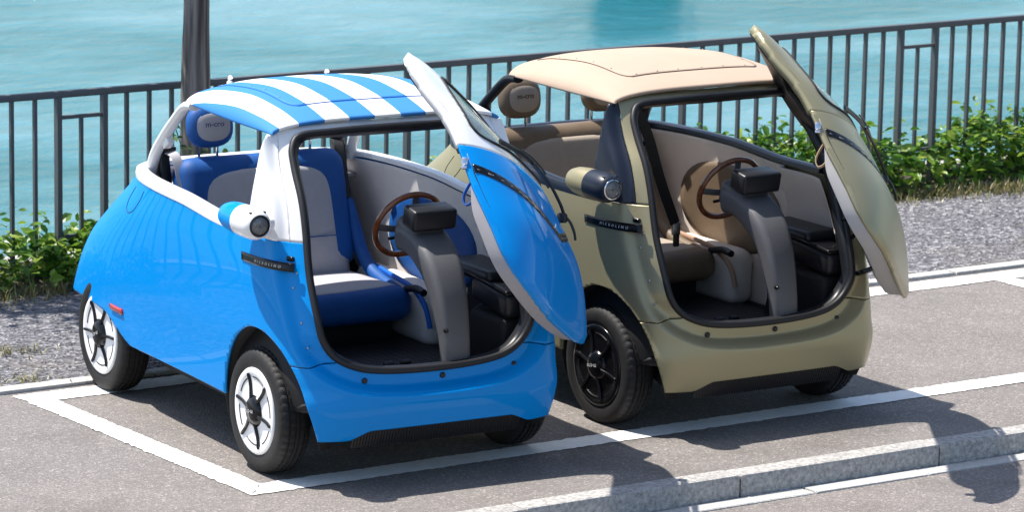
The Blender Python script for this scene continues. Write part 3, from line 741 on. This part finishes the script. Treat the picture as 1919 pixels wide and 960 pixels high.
    th = np.linspace(0, 2*math.pi, 25)[:-1]; yy = -.30+.021*np.cos(th); zz = .322+.021*np.sin(th); add('tow_cover', tube(np.stack([front_x(yy, zz)+.0006, yy, zz], -1), .0016, 6, closed=True, up=(1, 0, 0)), 'gap_role', root)
    # jamb fittings
    for s in (-1, 1):
        for (y, z, k) in ((.598, .955, 'hole'), (.606, .84, 'screw'), (.60, .70, 'screw'), (.59, .60, 'screw'), (.588, .90, 'screw')):
            c = np.array([float(front_x(y, z)), s*y, z]); c = inward(c[None], [.030])[0]
            if k == 'hole': add('striker', rbox(c, (.020, .010, .011), .009, 3, Matrix.Rotation(rad(-20*s), 3, 'Z')), 'black_gloss', root)
            else: add('screw', sphere(c, .006, 8, 5), 'metal_satin', root)
    # ---------------- headlamp pods
    for s in (-1,):
        cy = s*.742; prof = [(.001, -.098), (.03, -.092), (.048, -.07), (.060, -.03), (.066, .03), (.067, .085)]
        pod = add('headlamp_pod', lathe(prof, 32, 'x', (0, cy, 1.112)), 'paint_blue', root)
        prof = [(.0675, .085), (.0678, .10), (.067, .17), (.063, .205), (.054, .226), (.047, .231), (.044, .222)]
        add('housing', lathe(prof, 32, 'x', (0, cy, 1.112)), 'podnose_role', pod)
        add('bezel', lathe([(.046, .226), (.0455, .234), (.041, .236), (.038, .228), (.036, .205)], 28, 'x', (0, cy, 1.112)), 'bezel_role', pod)
        add('reflector', lathe([(.037, .215), (.028, .190), (.014, .172), (.001, .168)], 24, 'x', (0, cy, 1.112)), 'reflector', pod)
        add('lens', lathe([(.0405, .228), (.03, .234), (.015, .237), (.001, .238)], 24, 'x', (0, cy, 1.112)), 'lamp_glass', pod, solid=.002)
        add('mount', rbox((.10, s*.672, 1.098), (.055, .045, .026), .018, 3), 'podnose_role', pod)
        for dz, yy in ((.052, -.03), (.052, .032)): add('indicator', rbox((.205, cy+yy, 1.112+dz), (.010, .006, .004), .002, 2), 'gap_role', pod)
    # ---------------- door, swung open about its leaning hinge
    gy = np.linspace(-.675, .675, 92); gz = np.linspace(.38, 1.545, 84)
    def door_grid(off, fns):
        Y, Z = np.meshgrid(gy, gz); Yf = Y.ravel(); Zf = Z.ravel(); w = fW(Zf)+.03; Yc = np.clip(Yf, -w*.998, w*.998)
        P = np.stack([np.zeros_like(Yf), Yc, Zf], -1).reshape(len(gz), len(gy), 3); VF = grid(P)
        for fn in fns: VF = clip(VF, fn)
        V = np.array(VF[0]); o = off(V) if callable(off) else off; V[:, 0] = front_x(V[:, 1], V[:, 2], .03)+o-.03*0
        return V, VF[1]
    sdD = lambda P: sdDo(P[:, 1], P[:, 2])
    wh = [(.25, 1.122), (.42, 1.122), (.495, 1.138), (.512, 1.175), (.49, 1.23), (.45, 1.295), (.40, 1.365), (.345, 1.418), (.27, 1.438), (.13, 1.444)]; WIN = spline([(0, 1.122)]+wh+[(0, 1.446)]+[(-a, b) for a, b in wh[::-1]], 6, closed=True); sdW = sdf(WIN); fW_ = lambda P: sdW(P[:, 1], P[:, 2])
    zsp = lambda P: 1.072-.004*(1-(np.abs(P[:, 1])/.6)**2)
    DR = .066
    crease = lambda P: -.03+.0*P[:, 0]-.012*smooth01((sdD(P)-.035)/.03)
    def put(name, VF, m, parent=None, solid=.0, ref=None, smooth=True, flipto=None):
        V = np.array(VF[0]); V2 = door_move(V)
        # outward = +x before the swing
        F = VF[1]; s = 0
        for f in F[::max(1, len(F)//200)]:
            n_ = np.cross(V[f[1]]-V[f[0]], V[f[2]]-V[f[0]]); s += n_[0]
        if flipto is not None and s*flipto < 0: F = [tuple(reversed(f)) for f in F]
        return add(name, (V2, F), m, parent, smooth, 45, solid)
    door = put('door', door_grid(crease, [lambda P: DR-sdD(P), lambda P: zsp(P)-P[:, 2]-.001]), 'paint_blue', root, .016, flipto=1)
    put('window_frame', door_grid(crease, [lambda P: DR-sdD(P), lambda P: P[:, 2]-zsp(P)-.001, lambda P: fW_(P)]), 'doorframe_role', door, .036, flipto=1)
    put('windscreen', door_grid(-.034, [lambda P: .012-fW_(P)]), 'glass', door, .004, flipto=1)
    wp = np.stack([front_x(WIN[:, 0], WIN[:, 1], .03)-.028, WIN[:, 0], WIN[:, 1]], -1); put('windscreen_seal', tube(wp, .006, 6, closed=True, up=(1, 0, 0)), 'seal_rubber', door)
    put('inner_frame', door_grid(lambda P: -.078-.0*P[:, 0], [lambda P: .040-sdD(P), lambda P: P[:, 2]-zsp(P)+.02, lambda P: fW_(P)+.004]), 'black_satin', door, .02, flipto=1)
    Dp = spline([tuple(p) for p in DOOR[::4]], 4, closed=True); cen = Dp.mean(0)
    nrm = np.roll(Dp, -1, 0)-np.roll(Dp, 1, 0); nrm = np.stack([nrm[:, 1], -nrm[:, 0]], -1); nrm /= np.linalg.norm(nrm, axis=1)[:, None]
    if ((Dp-cen)*nrm).sum() < 0: nrm = -nrm
    def loop(d, o):
        Q = Dp+nrm*d; k = .12+.88*smooth01((1.02-Q[:, 1])/.26); return np.stack([front_x(Q[:, 0], Q[:, 1], .03)-.040+(o+.040)*k, Q[:, 0], Q[:, 1]], -1)
    wall = grid(np.stack([loop(.054, -.040), loop(.052, -.056), loop(.046, -.118), loop(.036, -.138), loop(.0, -.145), loop(-.03, -.145)], 1), closed_u=True)
    wall = clip(wall, lambda P: 1.035-P[:, 2])
    put('inner_panel', wall, 'innerpanel_role', door, .003, flipto=-1)
    put('inner_cover', door_grid(lambda P: -.040-.1045*(.12+.88*smooth01((1.02-P[:, 2])/.26)), [lambda P: -.028-sdD(P), lambda P: 1.035-P[:, 2]]), 'innerpanel_role', door, .003, flipto=-1)
    # light strip across the nose
    zst = lambda P: .812+.172*(np.abs(P[:, 1])/.625)**1.12
    strip = lambda P: .018-np.abs(P[:, 2]-zst(P))
    put('light_strip', door_grid(-.0270, [lambda P: DR-.012-sdD(P), strip]), 'black_gloss', door, .014, flipto=1)
    put('light_bar', door_grid(-.0262, [lambda P: DR-.02-sdD(P), lambda P: .0035-np.abs(P[:, 2]-zst(P)+.004)]), 'console_plastic', door, .004, flipto=1)
    # perimeter rubber
    Dq = Dp+nrm*.046; Dq = Dq[Dq[:, 1] > 1.02] if False else Dq
    put('door_rubber', tube(np.stack([front_x(Dq[:, 0], Dq[:, 1], .03)-.05, Dq[:, 0], Dq[:, 1]], -1), .009, 6, closed=True, up=(1, 0, 0)), 'seal_rubber', door)
    # wiper: arm and blade lying low on the screen
    sp = lambda y, z, o: (float(front_x(y, z, .03))+o, y, z)
    arm = spline([sp(.32, .97, .0), sp(.28, 1.02, .010), sp(.15, 1.09, .018), sp(-.05, 1.12, .018)], 6)
    wi = put('wiper_arm', join(tube(arm, .008, 6, ry=.006), rbox(sp(.32, .97, -.01), (.02, .02, .02), .008, 2)), 'black_satin', door)
    bl = spline([sp(.30, 1.105, .004), sp(.1, 1.118, .010), sp(-.15, 1.128, .010), sp(-.42, 1.125, .004)], 8)
    put('wiper_blade', tube(bl, .007, 6, ry=.012), 'black_satin', door)
    put('wiper_bridge', tube(bl[6:-6]+np.array([.012, 0, .010]), .004, 6), 'black_satin', door)
    # washer hose and tail of the arm
    put('wiper_hose', tube(spline([sp(.32, .97, .008), sp(.335, .95, .016), sp(.35, .91, .014), sp(.36, .88, .004)], 6), .006, 6), 'black_satin', door)
    # pull strap, latch
    a0 = np.array([float(front_x(-.55, .95, .03))-.085, -.545, .955])
    st = spline([a0, a0+[-.03, .0, -.035], a0+[-.055, .005, -.085], a0+[-.045, .005, -.12], a0+[-.012, .0, -.10], a0+[.0, .0, -.03]], 6)
    put('pull_strap', sweep(st, rprof(.0025, .014, .002, 2), False, up=(0, 1, 0)), 'strap_role', door)
    put('latch', join(rbox((float(front_x(-.60, 1.0, .03))-.05, -.603, 1.0), (.012, .010, .016), .004, 2), rbox((float(front_x(-.60, 1.0, .03))-.05, -.606, .975), (.012, .010, .006), .003, 2)), 'chrome', door)
    # hinge arms between body and door
    for z in (.62, .86):
        a = np.array([float(front_x(.55, z))-.10, .50, z]); b_ = door_move(np.array([[float(front_x(.50, z, .03))-.10, .47, z]]))[0]; m_ = (a+b_)/2+np.array([.04, -.05, .0])
        add('hinge_arm', tube(spline([a, m_, b_], 8), .012, 8), 'black_gloss', root)
    gs0 = np.array([.20, .50, .70]); gs1 = door_move(np.array([[float(front_x(.2, .80, .03))-.10, .20, .80]]))[0]
    add('gas_strut', join(tube([gs0, gs0*.55+gs1*.45], .010, 8), tube([gs0, gs1], .005, 6)), 'black_gloss', root)
    # ---------------- seat bench
    rec = Matrix.Rotation(rad(-13), 3, 'Y')
    def taper(VF): return [(x, y*(1+.12*(.80-z)), z) for x, y, z in VF[0]], VF[1]
    back = add('backrest', taper(rbox((-1.245, 0, .855), (.085, .430, .275), .075, 5, rec)), 'seat_role', root)
    nrm_ = rec @ Vector((1, 0, 0)); upv = rec @ Vector((0, 0, 1))
    P = np.zeros((25, 31, 3)); c0 = Vector((-1.245, 0, .855))
    for i, v in enumerate(np.linspace(-1, 1, 25)):
        for j, u in enumerate(np.linspace(-1, 1, 31)):
            top = .205-.06*abs(u)**3.5; zz = -.335+(v+1)/2*(top+.335); hw = .372
            bul = .012*max(0, (1-abs(u)**6)*(1-abs(v)**6)); p = c0+nrm_*(.0845+bul-.018*abs(u)**6)+upv*zz; P[i, j] = (p.x, hw*u*(1+.12*(.80-p.z)), p.z)
    add('back_pad', orient(grid(P), (-1.6, 0, .8)), 'seatpad_role', back, solid=.012)
    cu = add('seat_cushion', rbox((-.845, 0, .512), (.275, .430, .076), .062, 5, Matrix.Rotation(rad(-2), 3, 'Y')), 'seat_role', root)
    P = np.zeros((22, 31, 3)); rc = Matrix.Rotation(rad(-2), 3, 'Y')
    for i, v in enumerate(np.linspace(-1, 1, 22)):
        for j, u in enumerate(np.linspace(-1, 1, 31)):
            xx = -.26+(v+1)/2*(.26+.225-.06*abs(u)**2.2); bul = .010*(1-abs(u)**6)*(1-abs(v)**6); p = rc @ Vector((xx, 0, .0755+bul)); P[i, j] = (-.845+p.x, .385*u, .512+p.z)
    add('cushion_pad', orient(grid(P), (-.8, 0, .2)), 'seatpad_role', cu, solid=.012)
    add('seat_base', rbox((-.93, 0, .392), (.27, .37, .055), .02, 2), 'liner_black', root)
    for s in (-1, 1):
        bo = spline([(-1.20, s*.42, .90), (-1.155, s*.435, .74), (-1.07, s*.44, .63), (-.93, s*.435, .575), (-.66, s*.42, .555)], 6)
        add('bolster', tube(bo, .030, 12, scales=list(np.concatenate([np.linspace(.5, 1, 6), np.ones(len(bo)-12), np.linspace(1, .55, 6)]))), 'seat_role', back)
    sp_ = [c0+nrm_*(.0985)+upv*(-.13)+Vector((0, y, 0)) for y in np.linspace(-.335, .335, 12)]; add('seat_seam', tube([tuple(p) for p in sp_], .0025, 6), 'seat_role', back)
    for y in (-.235, .235):
        hc = Vector((-1.315, y, 1.262)); rh = Matrix.Rotation(rad(-8), 3, 'Y')
        n, m_ = 22, 30; P = np.zeros((n, m_, 3))
        for i in range(n):
            a = math.pi*(i/(n-1)*.996+.002)-math.pi/2
            for j in range(m_):
                b = 2*math.pi*j/m_; ce = math.copysign(abs(math.cos(a))**.75, math.cos(a)); cy_, sy_ = math.cos(b), math.sin(b)
                rr = (abs(cy_)**2.7+abs(sy_)**2.7)**(-1/2.7)
                v = rh @ Vector((.055*math.copysign(abs(math.sin(a))**.8, math.sin(a)), .112*ce*rr*cy_, .098*ce*rr*sy_)); P[i, j] = hc+v
        hr = add('headrest', orient(grid(P, closed_v=True), hc), 'seat_role', root)
        n, m_ = 8, 32; P = np.zeros((n, m_, 3))
        for i in range(n):
            k = .002+.998*i/(n-1)
            for j in range(m_):
                b = 2*math.pi*j/m_; cy_, sy_ = math.cos(b), math.sin(b); rr = (abs(cy_)**2.5+abs(sy_)**2.5)**(-1/2.5)*k
                v = rh @ Vector((.0575-.012*k**4, .083*rr*cy_, .066*rr*sy_-.002)); P[i, j] = hc+v
        add('headrest_pad', orient(grid(P, closed_v=True), hc), 'seatpad_role', hr)
        V, F = text_mesh('m-cro', .036, .0006); V2 = [hc+rh @ Vector((.0583+v[2], v[0]*1.05, v[1]+.008)) for v in V]; add('lettering', (V2, F), 'letter_role', hr, smooth=False)
        for dy in (-.045, .045): add('headrest_post', tube([(-1.325, y+dy, 1.19), (-1.332, y+dy, 1.075)], .0065, 8, up=(1, 0, 0)), 'chrome', hr)
        add('post_guide', rbox((-1.331, y, 1.112), (.014, .062, .008), .005, 2), 'black_satin', hr)
    # side console and pocket on the lining
    for s in (-1, 1):
        add('side_console', rbox((-.86, s*.520, .46), (.36, .075, .135), .06, 4), 'lining_role', root)
        n, m_ = 10, 40; P = np.zeros((n, m_, 3))
        for i in range(n):
            k = .002+.998*i/(n-1)
            for j in range(m_):
                b = 2*math.pi*j/m_; cy_, sy_ = math.cos(b), math.sin(b); rr = (abs(cy_)**2.3+abs(sy_)**2.3)**(-1/2.3)*k; x = -.74+.40*rr*cy_+.05*sy_*rr; z = .755+.205*rr*sy_-.03*rr*cy_
                P[i, j] = (x, s*(float(side_y(x, z))-.075+.012*k**6), z)
        add('side_pocket', orient(grid(P, closed_v=True), (-.7, s*2, .7)), 'pocket_role', root, solid=.01)
        pp = spline([(-1.12, s*.50, .60), (-.86, s*.452, .605), (-.62, s*.440, .585), (-.50, s*.440, .52), (-.46, s*.445, .43)], 7)
        add('console_piping', sweep(pp, rprof(.010, .011, .007, 3)), 'pocket2_role', root)
        add('hand_brake', tube(spline([(-.62, s*.41, .585), (-.52, s*.405, .605), (-.44, s*.40, .60)], 4), .017, 10), 'black_satin', root)
    # ---------------- steering
    col_y = .122
    pth = spline([(-.055, col_y, .958), (.075, col_y, .948), (.195, col_y, .878), (.270, col_y, .778), (.318, col_y, .655), (.345, col_y, .535), (.350, col_y, .375)], 7)
    sc = [1.05, 1.08]+list(np.interp(np.linspace(0, 1, len(pth)-2), [0, .25, .5, .75, 1], [1.35, 1.30, 1.10, .92, .84]))
    co = add('steering_column', sweep(pth, rprof(.070, .046, .030, 4), False, up=(0, 0, 1), scales=sc), 'console_plastic', root)
    # front cover strip with bolts
    for q in (19, 31, 40):
        if q < len(pth):
            for s in (-1,): c = pth[q]+np.array([.040, s*.056, .016]); add('bolt', lathe([(0, .006), (.008, .005), (.0095, 0), (.0095, -.012)], 12, 'x', c), 'black_gloss', co)
    add('column_collar', rbox((.025, col_y, .968), (.095, .085, .065), .035, 4, Matrix.Rotation(rad(18), 3, 'Y')), 'console_plastic', co)
    dm = Matrix.Rotation(rad(10), 3, 'Y'); dp = add('instrument_display', rbox((.110, col_y, 1.063), (.055, .105, .046), .014, 3, dm), 'black_satin', root)
    add('screen', rbox((.053, col_y, 1.069), (.004, .095, .038), .003, 2, dm), 'black_gloss', dp)
    cpt = Vector((-.132, .150, .985)); nrmw = Vector((-.902, 0, .431)).normalized(); ux = Vector((0, 1, 0)); uy = nrmw.cross(ux)
    ring_ = [cpt+ux*(.158*math.cos(a))+uy*(.158*math.sin(a)) for a in np.linspace(0, 2*math.pi, 49)[:-1]]
    sw = add('steering_wheel', tube([tuple(p) for p in ring_], .0135, 12, closed=True, up=tuple(nrmw)), 'wood_role', root)
    for a in (0, 180, 270):
        e = cpt+ux*(.155*math.cos(rad(a)))+uy*(.155*math.sin(rad(a))); h0 = cpt-nrmw*.03+(e-cpt)*.18
        add('spoke', sweep([tuple(h0), tuple((h0+e)/2-nrmw*.006), tuple(e)], rprof(.016, .003, .002, 2), False, up=tuple(nrmw)), 'console_plastic', sw)
    hb = tube([tuple(cpt-nrmw*.01), tuple(cpt-nrmw*.10)], .045, 20, up=(0, 1, 0)); add('hub', hb, 'console_plastic', sw)
    for s in (-1, 1): add('stalk', tube([tuple(cpt-nrmw*.07), tuple(cpt-nrmw*.075+ux*(s*.13)+uy*.01)], .007, 8, up=tuple(nrmw)), 'black_satin', sw)
    # ---------------- black storage box and front fittings inside the left jamb
    bx_ = add('storage_box', rbox((.17, .465, .70), (.16, .085, .055), .025, 3, Matrix.Rotation(rad(6), 3, 'Y')), 'black_satin', root)
    add('box_lid', rbox((.175, .462, .762), (.165, .092, .012), .010, 3, Matrix.Rotation(rad(6), 3, 'Y')), 'black_gloss', bx_)
    for y in (.41, .52): add('screw', sphere((.325, y, .72), .006, 8, 5), 'metal_satin', bx_)
    add('dash_pad', rbox((-.02, .47, .78), (.20, .10, .03), .028, 4), 'black_satin', root)
    add('kick_panel', rbox((.16, .46, .50), (.15, .09, .13), .03, 3), 'liner_black', root)
    for y in (-.10, -.02): add('pedal', join(rbox((.16, y, .43), (.012, .024, .035), .006, 2, Matrix.Rotation(rad(25), 3, 'Y')), tube([(.17, y, .44), (.24, y, .38)], .007, 6)), 'black_satin', root)
    # ---------------- belts
    for s in (-1, 1):
        re_ = add('belt_reel', rbox((-1.36, s*.445, 1.07), (.035, .028, .09), .014, 3, Matrix.Rotation(rad(-12), 3, 'Y')), 'black_satin', root)
        p = spline([(-1.35, s*.425, 1.155), (-1.29, s*.41, 1.13), (-1.24, s*.405, 1.02), (-1.19, s*.405, .90)], 6)
        add('belt_webbing', sweep(p, rprof(.024, .0015, .001, 1), False, up=(1, 0, .6)), 'webbing_role' if s < 0 else 'belt_black', re_)
        g = add('belt_guide', join(rbox((-1.345, s*.425, 1.165), (.016, .034, .010), .006, 2), tube([(-1.36, s*.425, 1.13), (-1.345, s*.425, 1.165)], .012, 8, up=(0, 1, 0))), 'black_satin', re_)
    # ---------------- wheels
    def tyre():
        prof = [(.178, -.058, 0), (.186, -.066, 0), (.205, -.0715, 0), (.228, -.0725, 0), (.247, -.069, 0), (.258, -.061, 1), (.2645, -.052, 1), (.2665, -.040, 1), (.2595, -.0385, 0), (.2595, -.032, 0), (.2695, -.0305, 1), (.270, -.014, 1), (.2625, -.0125, 0), (.2625, -.006, 0), (.270, -.0045, 2)]
        prof = prof+[(r, -h, k) for r, h, k in prof[::-1]]; n = 144; P = np.zeros((n, len(prof), 3))
        for i in range(n):
            for j, (r, h, k) in enumerate(prof):
                a = 2*math.pi*(i+(.9*abs(h)/.07 if k else 0))/n
                if k == 1 and i % 3 == 0: r -= .0045
                P[i, j] = (r*math.cos(a), h, r*math.sin(a))
        return orient(grid(P, closed_u=True), (0, 0, 0))
    ty_me = mesh_from('tyre', *tyre(), 'tyre_rubber', True, 30)
    def rimg(): # outer face towards -y
        prof = [(.184, .04), (.186, -.055), (.1865, -.068), (.182, -.074), (.170, -.0745), (.158, -.073), (.150, -.069), (.120, -.067), (.085, -.069), (.060, -.071), (.001, -.071)]
        return orient(lathe(prof, 64, 'y'), (0, .3, 0))
    rim_me = mesh_from('wheel', *rimg(), 'rim_role', True, 60)
    hub_me = mesh_from('hub_cap', *orient(lathe([(.070, -.046), (.072, -.060), (.068, -.074), (.052, -.088), (.032, -.095), (.001, -.097)], 36, 'y'), (0, .2, 0)), 'black_gloss', True, 60)
    def spk():
        p = [(.045, 0, 0), (.08, 0, 0), (.115, 0, 0), (.152, 0, 0)]; V, F = sweep([(r, y, 0) for r, y in ((.055, -.080), (.08, -.076), (.105, -.073), (.13, -.073), (.155, -.077), (.162, -.075))], rprof(.0065, .0065, .004, 3), False, up=(0, 0, 1))
        return V, F
    spk_me = mesh_from('spoke', *spk(), 'black_gloss', True, 60)
    def slot():
        R = []
        for a in np.linspace(rad(12), rad(48), 12): R.append((.1460*math.cos(a), -.0685, .1460*math.sin(a)))
        return tube(R, .0035, 6, up=(0, 1, 0))
    slot_me = mesh_from('slot', *slot(), 'black_satin', True, 60)
    V, F = text_mesh('m-cro', .030, .0004); V2 = [(-v[0]*0+v[0], -.0975-v[2], v[1]) for v in V]
    tx_me = mesh_from('lettering', V2, F, 'letter_white', False)
    for (x, yc, s, spin) in ((0.0, .578, -1, 12), (0.0, .578, 1, 30), (-1.66, .552, -1, -3), (-1.66, .552, 1, 50)):
        w = obj('wheel', rim_me, root); w.location = (x, s*yc, .268); w.rotation_euler = (0, rad(spin), 0 if s < 0 else math.pi)
        t_ = obj('tyre', ty_me, w); obj('hub_cap', hub_me, w)
        for k in range(6):
            o = obj('spoke', spk_me, w); o.rotation_euler = (0, rad(60*k), 0); o = obj('slot', slot_me, w); o.rotation_euler = (0, rad(60*k), 0)
        tx = obj('lettering', tx_me, w); tx.rotation_euler = (0, rad(160), 0)
        add('brake_drum', lathe([(.001, 0), (.11, 0), (.11, .06), (.05, .08), (.05, .16)], 24, 'y'), 'liner_black', w)
    return root

# role -> (blue car material, gold car material)
ROLES = dict(paint_blue=('paint_blue', 'paint_gold'), frame_role=('white_gloss', 'paint_gold'), pillar_role=('white_gloss', 'navy_satin'), belt_role=('white_gloss', 'navy_satin'),
    roof_role=('roof_stripes', 'roof_cream'), piping_role=('trim_blue', 'letter_brown'), white_role=('white_gloss', 'roof_cream'), hoop_role=('white_gloss', 'black_satin'), lining_role=('lining_grey', 'lining_beige'), shelf_role=('seat_grey', 'black_satin'),
    gap_role=('panel_gap', 'panel_gap'), podnose_role=('white_gloss', 'navy_satin'), bezel_role=('black_satin', 'chrome'), doorframe_role=('white_gloss', 'paint_gold'), innerpanel_role=('panel_grey', 'lining_light'), strap_role=('strap_blue', 'strap_tan'),
    seat_role=('seat_blue', 'seat_brown'), seatpad_role=('seat_grey', 'seat_taupe'), letter_role=('letter_navy', 'letter_brown'), pocket_role=('seat_blue', 'seat_brown'), pocket2_role=('trim_blue', 'pocket_tan'), wood_role=('wood', 'wood_dark'),
    webbing_role=('belt_grey', 'belt_black'), rim_role=('wheel_white', 'black_gloss'))
mat('lining_light', (.40, .385, .37), .7); mat('panel_grey', (.31, .30, .315), .7); mat('pocket_tan', (.40, .25, .17), .6)
for k in ROLES:
    if k not in MAT: mat(k, (1, 0, 1))
def remap(me, idx):
    for i, m in enumerate(me.materials):
        if m and m.name in ROLES: me.materials[i] = MAT[ROLES[m.name][idx]]
def walk(o):
    yield o
    for c in o.children: yield from walk(c)
def copy_tree(o, parent, cache):
    c = o.copy(); COL.objects.link(c); c.parent = parent
    if o.data:
        if o.data.name not in cache: cache[o.data.name] = o.data.copy()
        c.data = cache[o.data.name]
    for ch in o.children: copy_tree(ch, c, cache)
    return c
blue = build_car(); gold = copy_tree(blue, None, {})
for r_, i in ((blue, 0), (gold, 1)):
    seen = set()
    for o in walk(r_):
        if o.data and o.data.name not in seen: seen.add(o.data.name); remap(o.data, i)
blue.location = (.849, .289, 0); blue.rotation_euler = (0, 0, rad(-3.79-90))
gold.location = (2.614, .328, 0); gold.rotation_euler = (0, 0, rad(-.99-90))
tagthing(blue, 'bright blue and white bubble car with blue striped roof and open front door', 'car', 'bubble cars with open front doors')
tagthing(gold, 'olive gold bubble car with plain cream roof and open front door', 'car', 'bubble cars with open front doors')
# the gold car's front shoulder belt hangs from its pillar
def front_belt():
    p = spline([(-.075, -.46, 1.405), (-.075, -.40, 1.375), (-.125, -.305, 1.245), (-.215, -.175, 1.035), (-.33, -.005, .80)], 7)
    b = add('seat_belt', sweep(p, rprof(.024, .0016, .001, 1), False, up=(.9, -.4, .1)), 'belt_black', gold)
    add('buckle', rbox((-.338, .005, .775), (.008, .022, .030), .004, 2), 'metal_satin', b)
    add('buckle_stalk', rbox((-.355, .02, .725), (.010, .014, .04), .006, 2), 'black_satin', b)
front_belt()
for o in [c for c in gold.children if c.name.startswith('latch')]: bpy.data.objects.remove(o, do_unlink=True)
